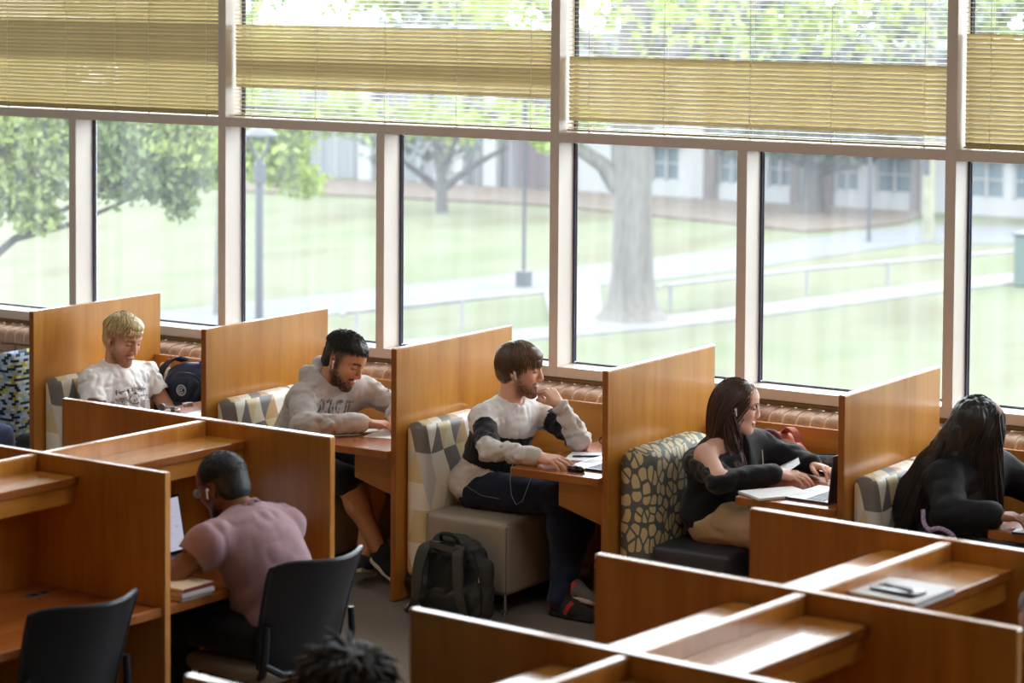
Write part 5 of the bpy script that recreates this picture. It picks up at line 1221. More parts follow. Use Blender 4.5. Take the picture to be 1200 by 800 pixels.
    def comb(L):
        b = whorl((.03, .012, .125), .85)(L); b[:, 0] -= np.where(L[:, 2] > -.02, 1.0 * (L[:, 0] > -.035), .0); return b
    strands('hair_locks', hair, hm, grow(L, Nn, hc, R, sc, comb, .40, 12, .05, .10, .7, (.05, .5), 1.06, cols, jit=.10), .0030, tint=.4, taper=3)
    # a thick lock in front of each shoulder
    for s in (1, -1):
        L = np.stack([RNG.uniform(-.055, -.03, 170), s * RNG.uniform(.060, .078, 170), RNG.uniform(-.02, .04, 170)], 1); Nn = np.tile(np.array((.2, s * 1.0, 0)), (170, 1))
        strands('hair_locks', hair, hm, grow(L, Nn, hc, R, sc, lambda q, s=s: np.tile(np.array((.34, -s * .06, -1.0)), (len(q), 1)), .34, 14, .12, .12, .6, (.12, .55), 1.04, cols, jit=.1), .0030, tint=.45, taper=3)
    ear_bud(t, T, -1)
person_longhair()

# ---- all in black, right booth
def person_black():
    J = J_(hip=(2.700, .390, .545), neck=(2.760, .415, .900), shR=(2.745, .225, .858), shL=(2.830, .600, .855), elR=(2.855, .030, .752), wrR=(3.060, .010, .785), elL=(2.990, .660, .785), wrL=(3.170, .500, .790),
           hpR=(2.72, .300, .520), hpL=(2.72, .490, .520), knR=(3.17, .27, .535), knL=(3.17, .51, .535), anR=(3.20, .28, .09), anL=(3.20, .50, .09))
    b0 = (J['hpR'] + J['hpL']) / 2 - V3(0, 0, .09); sc = 1.0
    hands = [(J['wrR'] - b0, (.85, .50, -.05), (.1, -.2, 1), (-.5, .8, .1), [(.3, .5, .3), (.3, .45, .3), (.35, .5, .3), (.4, .5, .3)], THUMB_FLAT, .95, .08), (J['wrL'] - b0, (.85, -.45, -.05), (.1, .2, 1), (-.5, -.8, .1), [(.4, .5, .3)] * 4, THUMB_FLAT, .95, .08)]
    t, body, hc, R, T, fwd, side, up = start_person('person with very long black hair in a black jacket near the right edge', J, (2.815, .430, 1.072), (30, 14, 0), sc, S(150, 104, 82), S(120, 62, 60), hands, neck_r=.047, torso_g=-.014, tw=.95,
        brow=S(24, 18, 16), brow_w=.9, female=True, jaw=.93, arm_g=-.004)
    Rb = np.stack([fwd, side, up]); F = Field(); torso(F, J, -.004, .96); neck_cut(F, J, T, .07, .0)
    def colr(P):
        c = np.tile(np.array(S(226, 226, 234)), (len(P), 1)); q = (P - J['hip']) @ Rb.T; r = np.hypot(q[:, 1] + .0, q[:, 2] - .22); c[(q[:, 0] > 0) & (r < .045) & (r > .028)] = S(30, 34, 70); c[(q[:, 0] > 0) & (np.abs(q[:, 1]) < .008) & (np.abs(q[:, 2] - .22) < .03)] = S(30, 34, 70); return c
    cloth('white_top', F, .0055, M_COTTON, t, colr)
    F = Field(); torso(F, J, .034, 1.04, .015); sleeves(F, J, .026, .88, (.056, .056, .052, .036), .042); F.el(J['hip'] + up * .0, (.175, .215, .12), Rb, .04)
    neck_cut(F, J, T, .070, .01); F.bx(J['neck'] + fwd * .19 - up * .13, V3(.08, .040, .15), Rb, .02, .012, True)
    cs = [(J['elR'], .14), (J['elL'], .12), (J['hip'] + up * .12, .2), (J['shR'] - up * .06, .14)]
    cloth('black_jacket', F, .0070, mk('jacket_nylon', (1, 1, 1), .75, spec=.25, attr='tint', noise=(60, .06), bump=(200, .25)), t, None, S(24, 25, 30), folds(.012, 14, ((.3, .6, .4), (1, -.2, .4)), .25, cs), smooth=2)
    trousers(t, J, (fwd, side, up), .016, S(28, 30, 38), M_COTTON)
    for s in 'RL': shoe(t, J['an' + s], (1, 0), S(60, 58, 60), S(220, 216, 210), S(60, 58, 60))
    hm = hair_mat('long_black_hair', S(30, 25, 25), .46); hz = Field(); Rt = R.T
    hz.el(T(-.018, 0, .042), V3(.101, .082, .086) * sc, Rt, .02); hz.el(T(-.050, 0, -.04), V3(.062, .080, .10) * sc, Rt, .02)
    hz.bx(T(.125, 0, -.040), V3(.068, .14, .105) * sc, Rt, .01, .012, True); q0 = T(-.045, -.03, .02); q1 = J['neck'] - fwd * .085 - side * .085 - up * .06; q2 = J['neck'] - fwd * .125 - side * .120 - up * .20; q3 = J['neck'] - fwd * .125 - side * .125 - up * .33
    hz.chain([q0, q1, q2, q3], [.085, .092, .085, .03], .03);
    hair = shell(t, hz, hm, amp=.006, sc3=(75, 75, 9))
    cols = [(tuple(q1), (.102, .102, .11)), (tuple(q2), (.098, .098, .14)), (tuple(q3), (.06, .06, .06)), (tuple(J['neck'] - up * .17 - fwd * .02), (.185, .235, .22)), (tuple(J['neck'] - fwd * .03 - side * .04), (.125, .115, .13)), (tuple(J['shR']), (.095, .095, .09)), (tuple(J['shL']), (.095, .095, .09)), (tuple(J['elR'] * .5 + J['shR'] * .5), (.085, .085, .085))]
    L, Nn = scalp_points(hc, R, sc, 2300, lambda L: (L[:, 2] > .060 + .35 * np.maximum(L[:, 0] - .02, 0)) | ((L[:, 0] < .025) & (L[:, 2] > -.02)))
    strands('hair_locks', hair, hm, grow(L, Nn, hc, R, sc, whorl((.04, .0, .125), 1.0), .56, 12, .10, .10, .7, (.05, .5), 1.10, cols, jit=.09), .0034, tint=.5, taper=3)
    for s in (1, -1):
        L = np.stack([RNG.uniform(.02, .055, 260), s * RNG.uniform(.052, .072, 260), RNG.uniform(.04, .08, 260)], 1); Nn = np.tile(np.array((.3, s * 1.0, 0)), (260, 1))
        strands('hair_locks', hair, hm, grow(L, Nn, hc, R, sc, lambda q, s=s: np.tile(np.array((.26, s * .05, -1.0)), (len(q), 1)), .44, 11, .15, .12, .6, (.05, .55), 1.08, cols, jit=.08), .0033, tint=.5, taper=3)
    L = np.stack([RNG.uniform(-.07, .05, 700), RNG.uniform(-.078, -.055, 700), RNG.uniform(.02, .08, 700)], 1); Nn = np.tile(np.array((-.1, -1.0, 0)), (700, 1))
    strands('hair_locks', hair, hm, grow(L, Nn, hc, R, sc, lambda q: np.stack([.10 + (q[:, 0]) * 2.0, -.10 * np.ones(len(q)), -np.ones(len(q))], 1), .46, 11, .12, .14, .6, (.05, .55), 1.09, cols, jit=.10), .0034, tint=.5, taper=3)
    L = np.stack([RNG.uniform(-.10, -.05, 700), RNG.uniform(-.06, .06, 700), RNG.uniform(.0, .09, 700)], 1); Nn = np.tile(np.array((-1.0, -.2, 0)), (700, 1))
    strands('hair_locks', hair, hm, grow(L, Nn, hc, R, sc, lambda q: np.tile(np.array((-.30, -.10, -1.0)), (len(q), 1)), .54, 11, .12, .14, .6, (.05, .55), 1.10, cols, jit=.10), .0036, tint=.5, taper=3)
    MB().tube([J['wrR'] * .9 + J['elR'] * .1 + V3(0, 0, .0) + np.array((math.cos(a) * .004, math.cos(a) * .036, math.sin(a) * .034)) for a in np.linspace(0, 2 * math.pi, 20)], .004, 6, cap=False).build('bracelet', mk('dark_beads', S(90, 84, 96), .4), t, True)
person_black()

# ---- mauve T-shirt, carrel on the left, seen from behind
def person_mauve():
    J = J_(hip=(1.290, -2.450, .590), neck=(1.085, -2.440, .965), shL=(1.080, -2.645, .910), shR=(1.115, -2.240, .905), elL=(.985, -2.745, .790), wrL=(.845, -2.580, .782), elR=(.965, -2.150, .790), wrR=(.850, -2.330, .782),
           hpL=(1.27, -2.545, .570), hpR=(1.27, -2.355, .570), knL=(.88, -2.58, .575), knR=(.88, -2.32, .575), anL=(.90, -2.58, .09), anR=(.90, -2.32, .09))
    b0 = (J['hpR'] + J['hpL']) / 2 - V3(0, 0, .09); sc = 1.02
    hands = [(J['wrL'] - b0, (-.95, .32, -.08), (-.1, -.2, 1), (-.3, .9, .2), [(.35, .5, .3)] * 4, THUMB_FLAT, 1.0, .08), (J['wrR'] - b0, (-.95, -.2, -.08), (-.1, .2, 1), (-.3, -.9, .2), [(.35, .5, .3)] * 4, THUMB_FLAT, 1.0, .08)]
    t, body, hc, R, T, fwd, side, up = start_person('person with short black hair, beard and glasses in a mauve T-shirt, seen from behind', J, (.965, -2.430, 1.070), (176, 24, 0), sc, S(128, 86, 62), S(110, 62, 54), hands,
        brow=S(20, 16, 14), beard=S(20, 17, 16), beard_amt=1.1, stubble=S(30, 26, 26), brow_w=1.2, jaw=1.03)
    F = Field(); torso(F, J, .014, 1.06, .02); Rb = np.stack([fwd, side, up]); F.el(J['hip'] - up * .01, (.138, .18, .12), Rb, .04); F.el(J['hip'] * .45 + J['neck'] * .55 - fwd * .03, (.12, .165, .2), Rb, .05)
    sleeves(F, J, .016, 0.0, (.050, .056, .05, .03), k=.05)
    for s in 'RL': F.rc(J['el' + s] * .85 + J['sh' + s] * .15, J['el' + s] + (J['el' + s] - J['sh' + s]) * .6, .085, .1, .006, True)
    neck_cut(F, J, T, .060, .028)
    cs = [(J['shL'], .12), (J['hip'] + side * .1 + up * .06, .2), (J['shR'], .1), (J['neck'] - fwd * .08, .08)]
    cloth('t_shirt', F, .0058, M_COTTON, t, None, S(162, 128, 136), folds(.013, 12, ((.2, .3, 1), (1, -.3, .7)), .22, cs), smooth=2); neck_ring(t, J, T, up, fwd, side, .066, -.002, .0060, S(150, 116, 124))
    trousers(t, J, (fwd, side, up), .016, S(26, 26, 30), M_COTTON)
    for s in 'RL': shoe(t, J['an' + s], (-1, 0), S(40, 40, 44), S(200, 198, 194), S(40, 40, 44))
    hm = hair_mat('cropped_black_hair', S(24, 22, 24), .55); hz = Field(); Rt = R.T
    hz.el(T(-.013, 0, .036), V3(.1015, .0795, .0885) * sc, Rt, .02); hz.el(T(-.05, 0, -.02), V3(.058, .066, .065) * sc, Rt, .02)
    hz.bx(T(.12, 0, -.030), V3(.062, .14, .085) * sc, Rt, .01, .008, True)
    for s in (1, -1): hz.bx(T(.000, s * .10, -.050), V3(.030, .040, .060) * sc, Rt, .01, .008, True)
    hair = shell(t, hz, hm, h=.0042, amp=.0012, sc3=(240, 240, 240), tint=1.0)
    L, Nn = scalp_points(hc, R, sc, 2500, lambda L: (L[:, 2] > .03) & (L[:, 0] < .072))
    strands('hair_stubble', hair, hm, grow(L, Nn, hc, R, sc, whorl((-.05, 0, .12), .1), .010, 4, .6, 0, .5, (.3, 1.), 1.03, jit=.4), .0016, tint=.5)
    ear_bud(t, T, 1)
    # glasses
    m = MB()
    for s in (1, -1):
        m.tube([T(.108 + .002 * math.sin(a), s * (.033 + .024 * math.cos(a)), .004 + .019 * math.sin(a)) for a in np.linspace(0, 2 * math.pi, 19)], .0017, 6, cap=False)
        m.tube([T(.106, s * .056, .010), T(.06, s * .076, .012), T(.0, s * .085, .012), T(-.018, s * .084, -.008)], .0016, 6)
    m.tube([T(.112, .010, .008), T(.115, 0, .010), T(.112, -.010, .008)], .0015, 6); g = m.build('glasses', mk('dark_metal_frame', S(60, 58, 62), .3, metal=.7), t, True)
    for s in (1, -1): MB().ell(tuple(T(.108, s * .033, .004)), (.0015, .022, .0175), 16, 8, Matrix(R.tolist())).build('lens', mk('lens', (.8, .84, .9), .05, spec=.8), g, True)
person_mauve()

# ---- only the twisted hair shows at the bottom edge
def person_locs():
    J = J_(hip=(2.780, -4.530, .600), neck=(2.970, -4.520, .955), shR=(2.960, -4.720, .890), shL=(2.980, -4.320, .890), elR=(3.120, -4.80, .775), wrR=(3.350, -4.66, .775), elL=(3.140, -4.24, .775), wrL=(3.370, -4.40, .775),
           hpR=(2.800, -4.63, .575), hpL=(2.800, -4.43, .575), knR=(3.230, -4.64, .58), knL=(3.230, -4.40, .58), anR=(3.220, -4.64, .09), anL=(3.220, -4.40, .09))
    b0 = (J['hpR'] + J['hpL']) / 2 - V3(0, 0, .09); sc = 1.02
    hands = [(J['wrR'] - b0, (.95, .2, -.06), (.1, -.1, 1), (-.2, .9, .1), [(.35, .5, .3)] * 4, THUMB_FLAT), (J['wrL'] - b0, (.95, -.2, -.06), (.1, .1, 1), (-.2, -.9, .1), [(.35, .5, .3)] * 4, THUMB_FLAT)]
    t, body, hc, R, T, fwd, side, up = start_person('person whose dark twisted hair shows at the bottom picture edge', J, (3.090, -4.515, 1.090), (0, 18, 0), sc, S(116, 78, 58), S(96, 56, 50), hands, h=.007, brow=S(20, 16, 14), beard=None)
    F = Field(); torso(F, J, .016, 1.04, .01); sleeves(F, J, .016, .8); neck_cut(F, J, T, .06, .03); cloth('dark_sweater', F, .009, M_COTTON, t, None, S(52, 52, 58), folds(.012, 17)); trousers(t, J, (fwd, side, up), .016, S(40, 42, 52), M_DENIM)
    for s in 'RL': shoe(t, J['an' + s], (1, 0), S(40, 40, 44), S(200, 198, 194), S(40, 40, 44))
    hm = hair_mat('dark_twists', S(52, 48, 48), .7); hz = Field(); hz.el(T(-.014, 0, .040), V3(.106, .086, .092) * sc, R.T, .02); hz.bx(T(.12, 0, -.04), V3(.066, .14, .085) * sc, R.T, .01, .01, True); hair = shell(t, hz, hm, .006, .006, (60, 60, 60))
    L, Nn = scalp_points(hc, R, sc, 460, lambda L: (L[:, 2] > .03 + .3 * np.maximum(L[:, 0], 0)) | (L[:, 0] < -.03))
    strands('hair_twists', hair, hm, grow(L, Nn, hc, R, sc, whorl((-.02, 0, .12), .05), .085, 8, 1.1, .03, .3, (.22, .9), 1.04, jit=.7), .0065, sides=6, tint=.35, taper=4)
person_locs()

# ---- grey hood at the right picture edge
def person_hooded():
    J = J_(hip=(4.680, -2.780, .600), neck=(4.460, -2.775, .955), shL=(4.450, -2.975, .890), shR=(4.470, -2.575, .890), elL=(4.260, -3.00, .785), wrL=(4.050, -2.88, .785), elR=(4.280, -2.52, .785), wrR=(4.070, -2.66, .785),
           hpL=(4.660, -2.88, .575), hpR=(4.660, -2.68, .575), knL=(4.240, -2.89, .58), knR=(4.240, -2.66, .58), anL=(4.260, -2.89, .09), anR=(4.260, -2.66, .09))
    b0 = (J['hpR'] + J['hpL']) / 2 - V3(0, 0, .09); sc = 1.0
    hands = [(J['wrL'] - b0, (-.95, .2, -.06), (-.1, -.1, 1), (-.2, .9, .1), [(.35, .5, .3)] * 4, THUMB_FLAT), (J['wrR'] - b0, (-.95, -.2, -.06), (-.1, .1, 1), (-.2, -.9, .1), [(.35, .5, .3)] * 4, THUMB_FLAT)]
    t, body, hc, R, T, fwd, side, up = start_person('person in a grey hood cut off by the right picture edge behind the carrels', J, (4.375, -2.775, 1.085), (180, 22, 0), sc, S(216, 168, 144), S(180, 106, 98), hands, h=.007, brow=S(60, 44, 34))
    F = Field(); torso(F, J, .018, 1.04, .01); sleeves(F, J, .018, .84); F.el(T(-.02, 0, .03), V3(.118, .104, .122), R.T, .03); F.rc(T(-.03, 0, -.04), J['neck'], .095, .10, .04); F.el(T(.115, 0, -.01), V3(.075, .072, .105), R.T, .012, True)
    cloth('grey_hoodie', F, .008, M_KNIT, t, None, S(142, 142, 152), folds(.012, 17)); trousers(t, J, (fwd, side, up), .016, S(50, 54, 70), M_DENIM)
    for s in 'RL': shoe(t, J['an' + s], (-1, 0), S(200, 196, 190), S(220, 218, 214), S(180, 176, 170))
person_hooded()

# ---- jeans knee at the left picture edge
def person_left():
    J = J_(hip=(-3.130, -.060, .590), neck=(-3.150, -.050, .975), shR=(-3.150, -.255, .915), shL=(-3.130, .155, .910), elR=(-3.06, -.31, .66), wrR=(-2.84, -.24, .60), elL=(-3.04, .21, .66), wrL=(-2.82, .12, .60),
           hpR=(-3.11, -.155, .565), hpL=(-3.11, .035, .565), knR=(-2.60, -.175, .50), knL=(-2.62, .06, .50), anR=(-2.58, -.17, .09), anL=(-2.60, .07, .09))
    b0 = (J['hpR'] + J['hpL']) / 2 - V3(0, 0, .09); sc = 1.0
    hands = [(J['wrR'] - b0, (.9, .3, -.2), (.1, -.3, 1), (-.2, .9, .1), [(.4, .6, .3)] * 4, THUMB_FLAT), (J['wrL'] - b0, (.9, -.3, -.2), (.1, .3, 1), (-.2, -.9, .1), [(.4, .6, .3)] * 4, THUMB_FLAT)]
    t, body, hc, R, T, fwd, side, up = start_person('person in blue jeans whose knee shows at the left picture edge', J, (-3.10, -.05, 1.145), (0, 10, 0), sc, S(214, 164, 138), S(180, 106, 98), hands, h=.007, brow=S(60, 44, 34))
    F = Field(); torso(F, J, .016, 1.04, .01); sleeves(F, J, .016, .82); neck_cut(F, J, T, .06, .03); cloth('sweater', F, .009, M_COTTON, t, None, S(70, 78, 96), folds(.012, 17)); trousers(t, J, (fwd, side, up), .018, S(74, 92, 128), M_DENIM, 'jeans')
    for s in 'RL': shoe(t, J['an' + s], (1, 0), S(60, 60, 64), S(210, 206, 200), S(60, 60, 64))
    hm = hair_mat('black_brown_hair', S(46, 40, 38)); hz = Field(); hz.el(T(-.014, 0, .040), V3(.104, .082, .090), R.T, .02); hz.bx(T(.12, 0, -.04), V3(.066, .14, .085), R.T, .01, .01, True); shell(t, hz, hm, .006)
person_left()

# ------------------------------------------------------------------ bags, laptops, papers and other small things
def ribbon(m, pts, wdir, w, th):
    """flat strap with thickness along a path"""
    pts = [V3(p) for p in pts]; wd = [unit(d) for d in (wdir if isinstance(wdir, list) else [wdir] * len(pts))]; A, B, C, D = [], [], [], []
    for i, p in enumerate(pts):
        tg = unit(pts[min(i + 1, len(pts) - 1)] - pts[max(i - 1, 0)]); n = unit(np.cross(tg, wd[i])); ww = w[i] if isinstance(w, (list, tuple)) else w
        A.append(p + wd[i] * ww / 2 + n * th / 2); B.append(p - wd[i] * ww / 2 + n * th / 2); C.append(p - wd[i] * ww / 2 - n * th / 2); D.append(p + wd[i] * ww / 2 - n * th / 2)
    m.sheet([[q[i] for q in (A, B, C, D, A)] for i in range(len(pts))]); bmesh.ops.remove_doubles(m.bm, verts=m.bm.verts, dist=1e-6); return m
def soft(name, F, h, mat, parent, disp=None):
    X, Fc = fmesh(F, h, disp, 1); return link(name, np_mesh(name, X, Fc), mat, parent)
def smooth_path(P, n=6):
    P = [V3(p) for p in P]; out = []
    for i in range(len(P) - 1):
        a, b, c, d = P[max(i - 1, 0)], P[i], P[i + 1], P[min(i + 2, len(P) - 1)]
        for k in range(n):
            t = k / n; out.append(.5 * ((2 * b) + (c - a) * t + (2 * a - 5 * b + 4 * c - d) * t * t + (3 * b - a - 3 * c + d) * t ** 3))
    return out + [P[-1]]
M_NYL = mk('charcoal_nylon', S(50, 50, 50), .65, noise=(40, .12), bump=(260, .3)); M_NYL2 = mk('black_mesh_nylon', S(30, 30, 31), .8, noise=(60, .15), bump=(400, .5)); M_NYL3 = mk('worn_strap', S(64, 63, 62), .7, noise=(50, .12), bump=(300, .3))
M_NAVY = mk('navy_nylon', S(40, 50, 82), .6, noise=(40, .12), bump=(240, .3)); M_PAPER = mk('white_paper', S(238, 238, 240), .7); M_PAPERB = mk('printed_paper', S(226, 228, 234), .7, noise=(160, .12))
M_SILVER = mk('silver_shell', S(196, 198, 204), .35, metal=.7); M_BLACKG = mk('black_gloss', S(22, 23, 26), .15); M_INK = mk('dark_ink', S(44, 46, 60), .6)

# black backpack on the floor, straps towards the room
t = thing('backpack', 'black backpack on the floor leaning on the bench seat, straps facing the room', 'backpack', (0.435, -0.075, 0), math.radians(-9))
F = Field(); F.bx((0, .0, .155), (.185, .055, .155), None, .05, .03); F.el((0, .01, .30), (.165, .062, .095), None, .05); F.bx((0, -.02, .09), (.195, .065, .09), None, .05, .03); F.rc((-.10, 0, .34), (.10, 0, .335), .035, .035, .05); F.rc((.185, .0, .06), (.175, .01, .26), .045, .035, .03)
F.bx((0, 0, -.08), (.4, .3, .08), None, .001, .004, True)
bagb = soft('bag_body', F, .006, M_NYL, t, folds(.010, 20, ((.2, .2, 1), (1, 0, .4)), .35))
F = Field(); F.bx((-.005, -.066, .215), (.115, .014, .10), None, .012, .01); F.bx((.0, -.083, .07), (.125, .012, .05), None, .012, .01); soft('back_pad', F, .006, M_NYL2, bagb, folds(.005, 26))
for s in (-1, 1):
    p = smooth_path([(s * .075, -.055, .355), (s * .105, -.105, .33), (s * .125, -.125, .24), (s * .135, -.128, .15), (s * .155, -.120, .07), (s * (.205 if s < 0 else .165), -.105, .012)]); k = len(p)
    ribbon(MB(), p, (1, -.1 * s, 0), [.066 - .03 * (i / k) ** 2 for i in range(k)], .012).build('shoulder_strap', M_NYL3, t, True)
ribbon(MB(), smooth_path([(-.085, -.07, .345), (-.075, -.10, .352), (0, -.112, .352), (.075, -.10, .346), (.085, -.07, .338)]), (0, .1, 1), .024, .008).build('cross_strap', M_NYL3, t, True)
MB().tube(smooth_path([(-.055, -.045, .365), (-.045, -.06, .395), (0, -.065, .405), (.045, -.06, .395), (.055, -.045, .362)]), .009, 8).build('handle', M_NYL2, t, True)
MB().tube([(.19, -.05, .24), (.193, -.055, .205)], .004, 6).build('zip_pull', mk('pale_zip_pull', S(170, 170, 172), .4), t, True)
MB().tube(smooth_path([(.150, -.055, .35), (.185, -.055, .27), (.205, -.05, .15), (.200, -.05, .05)]), .004, 6).build('zip', M_NYL2, t, True)
ribbon(MB(), smooth_path([(-.21, -.10, .05), (-.225, -.11, .025), (-.24, -.09, .006)]), (1, 0, .2), .018, .003).build('webbing', mk('pale_webbing', S(120, 118, 120), .7), t, True)

# navy backpack on the left bench
t = thing('backpack', 'navy backpack with a round badge beside the blond person', 'backpack', (-1.875, 0.760, 0.443), math.radians(8))
F = Field(); F.bx((0, 0, .20), (.155, .075, .20), None, .07, .03); F.el((0, .01, .36), (.15, .075, .10), None, .05); F.rc((-.13, .02, .06), (-.12, .02, .28), .055, .05, .03); F.rc((.13, .02, .06), (.12, .02, .28), .055, .05, .03); F.bx((0, 0, -.06), (.4, .3, .06), None, .001, .004, True)
b = soft('bag_body', F, .006, M_NAVY, t, folds(.010, 19))
F = Field(); F.bx((0, -.085, .12), (.115, .030, .11), None, .028, .02); F.el((0, -.078, .215), (.112, .03, .04), None, .03); soft('front_pocket', F, .0055, M_NAVY, t, folds(.006, 22))
F = Field(); F.el((0, -.074, .305), (.125, .028, .085), None, .02); soft('upper_pocket', F, .0055, mk('dark_navy_nylon', S(30, 36, 58), .6, noise=(40, .12), bump=(240, .3)), t, folds(.006, 22))
m = MB(); m.tube([(.027 * math.cos(a), -.105, .315 + .027 * math.sin(a)) for a in np.linspace(0, 2 * math.pi, 25)], .0042, 6, cap=False); m.tube([(.015 * math.cos(a), -.106, .315 + .015 * math.sin(a)) for a in np.linspace(.6, 2 * math.pi - .6, 14)], .0032, 6); m.ell((0, -.105, .315), (.006, .003, .006), 10, 6); m.build('round_badge', mk('badge_silver', S(190, 194, 200), .4), t, True)
MB().tube(smooth_path([(-.12, -.085, .24), (-.125, -.09, .32), (-.06, -.085, .395), (.05, -.085, .405), (.125, -.085, .35), (.135, -.085, .22)]), .0035, 6).build('zip', M_BLACKPL, t, True)
for s in (-1, 1): ribbon(MB(), smooth_path([(s * .06, .03, .455), (s * .09, -.03, .47), (s * .15, -.06, .41), (s * .185, -.05, .28), (s * .185, -.03, .12)]), (1, 0, .3), .05, .012).build('shoulder_strap', mk('lilac_edged_strap', S(66, 66, 96), .7, bump=(240, .3)) if s > 0 else M_NYL2, t, True)
t = thing('cloth_bag', 'small tan patterned cloth bag standing behind the blond shoulder', 'bag', (-2.075, 0.80, 0.443))
F = Field(); F.bx((0, 0, .20), (.055, .06, .20), None, .04, .03); F.rc((-.02, 0, .40), (.02, 0, .43), .03, .012, .02); F.bx((0, 0, -.06), (.3, .3, .06), None, .001, .004, True); soft('bag_body', F, .006, mk('tan_print_cloth', S(190, 168, 140), .85, noise=(70, .35), bump=(120, .3)), t, folds(.010, 22))
MB().tube([(-.02, 0, .425), (.0, 0, .45), (.025, -.01, .44)], .006, 6).build('red_tab', mk('red_tab', S(190, 70, 50), .6), t, True)

# red backpack in the fourth booth
t = thing('backpack', 'salmon red backpack standing behind the bare-shouldered person', 'backpack', (1.665, 0.845, 0.443), math.radians(-30))
M_RED = mk('salmon_canvas', S(186, 98, 76), .75, noise=(40, .1), bump=(240, .3)); F = Field(); F.bx((0, 0, .19), (.13, .07, .19), None, .06, .03); F.el((0, .0, .345), (.125, .07, .085), None, .05); F.bx((0, 0, -.06), (.4, .3, .06), None, .001, .004, True); soft('bag_body', F, .006, M_RED, t, folds(.010, 20))
MB().tube(smooth_path([(-.14, -.045, .10), (-.145, -.06, .28), (-.09, -.07, .40), (.03, -.07, .43), (.11, -.065, .36), (.135, -.05, .2)]), .012, 8).build('piping', mk('maroon_piping', S(106, 34, 44), .7), t, True)
ribbon(MB(), smooth_path([(.02, -.01, .425), (.07, -.02, .455), (.125, -.02, .445), (.15, -.01, .40)]), (.3, 1, 0), .035, .010).build('handle', M_RED, t, True)
ribbon(MB(), smooth_path([(-.07, -.06, .42), (-.05, -.10, .40), (-.03, -.12, .30), (-.02, -.115, .18), (-.04, -.09, .05)]), (1, 0, 0), .05, .012).build('shoulder_strap', mk('maroon_canvas', S(104, 40, 46), .75, bump=(240, .3)), t, True)
t = thing('backpack', 'dark blue bag half hidden behind the person all in black', 'bag', (2.475, 0.83, 0.443)); F = Field(); F.bx((0, 0, .18), (.10, .07, .18), None, .06, .03); F.el((0, 0, .34), (.09, .06, .08), None, .05); F.bx((0, 0, -.06), (.4, .3, .06), None, .001, .004, True); soft('bag_body', F, .007, mk('dark_blue_nylon', S(48, 52, 76), .65, noise=(40, .1), bump=(240, .3)), t, folds(.012, 18))
MB().tube(smooth_path([(-.06, -.03, .40), (-.03, -.04, .45), (.04, -.04, .45), (.07, -.03, .39)]), .010, 8).build('handle', M_NYL2, t, True)
t = thing('keychain_lanyard', 'striped woven lanyard hanging at the hip of the person all in black', 'lanyard', (2.795, 0.0, 0.665))
MB().tube(smooth_path([(-.035, -.035, .115), (-.02, -.06, .07), (.01, -.075, .045), (.06, -.075, .055), (.11, -.07, .035), (.125, -.06, .0)]), .010, 8).build('woven_band', mk('striped_weave', S(170, 150, 190), .8, noise=(120, .6)), t, True)
MB().tube(smooth_path([(.0, -.07, .055), (.03, -.085, .025), (.08, -.085, .015), (.12, -.07, .03)]), .007, 8).build('cord', mk('grey_weave', S(120, 120, 130), .8, noise=(120, .5)), t, True)

# laptops (person faces local +X: deck towards -X, screen at +X)
def laptop(label, loc, rot, tilt, shell_m, deck_m, screen=None, dep=.225, wid=.315, hgt=.205):
    t = thing('laptop', label, 'laptop', loc, rot)
    MB().box((-dep / 2, -wid / 2, 0), (dep / 2, wid / 2, .010), .004, 2).build('base', shell_m, t, True)
    bx('deck', (-dep / 2 + .004, -wid / 2 + .004, .0098), (dep / 2 - .008, wid / 2 - .004, .0108), deck_m, t, .0)
    m = MB(); km = mk('laptop_keys', S(60, 62, 68), .5)
    for r in range(5):
        for c in range(13):
            x = dep / 2 - .035 - r * .0195; y = -wid / 2 + .022 + c * .0212; m.box((x - .008, y - .0088, .0106), (x + .008, y + .0088, .0124))
    k = m.build('keyboard', km, t); k['kind'] = 'stuff'
    bx('trackpad', (-dep / 2 + .012, -.05, .0107), (-dep / 2 + .075, .05, .0112), shell_m, t, 0)
    R = Matrix.Rotation(tilt, 3, 'Y'); lid = MB(); lid.box((-.003, -wid / 2, 0), (.003, wid / 2, hgt), .002, 2)
    lo = lid.build('lid', shell_m, t, True); lo.location = (dep / 2 - .004, 0, .010); lo.rotation_euler = (0, tilt, 0)
    s = bx('screen', (-.0042, -wid / 2 + .008, .012), (-.0030, wid / 2 - .008, hgt - .010), screen or M_BLACKG, lo, 0)
    return t
laptop('open silver laptop with dark edge on the centre booth table', (1.035, .265, .7305), math.radians(0), math.radians(6), mk('dark_laptop_shell', S(52, 54, 60), .4, metal=.4), M_SILVER)
laptop('open laptop under the typing hands in the fourth booth', (2.185, .205, .7305), math.radians(-3), math.radians(6), mk('space_grey_shell', S(90, 90, 98), .4, metal=.5), mk('pale_deck', S(214, 216, 222), .4, metal=.2))
laptop('laptop seen at its pale edge on the left booth table', (-1.32, .31, .7305), math.radians(4), math.radians(8), mk('dark_laptop_shell', S(52, 54, 60)), mk('pale_blue_deck', S(196, 212, 224), .4))
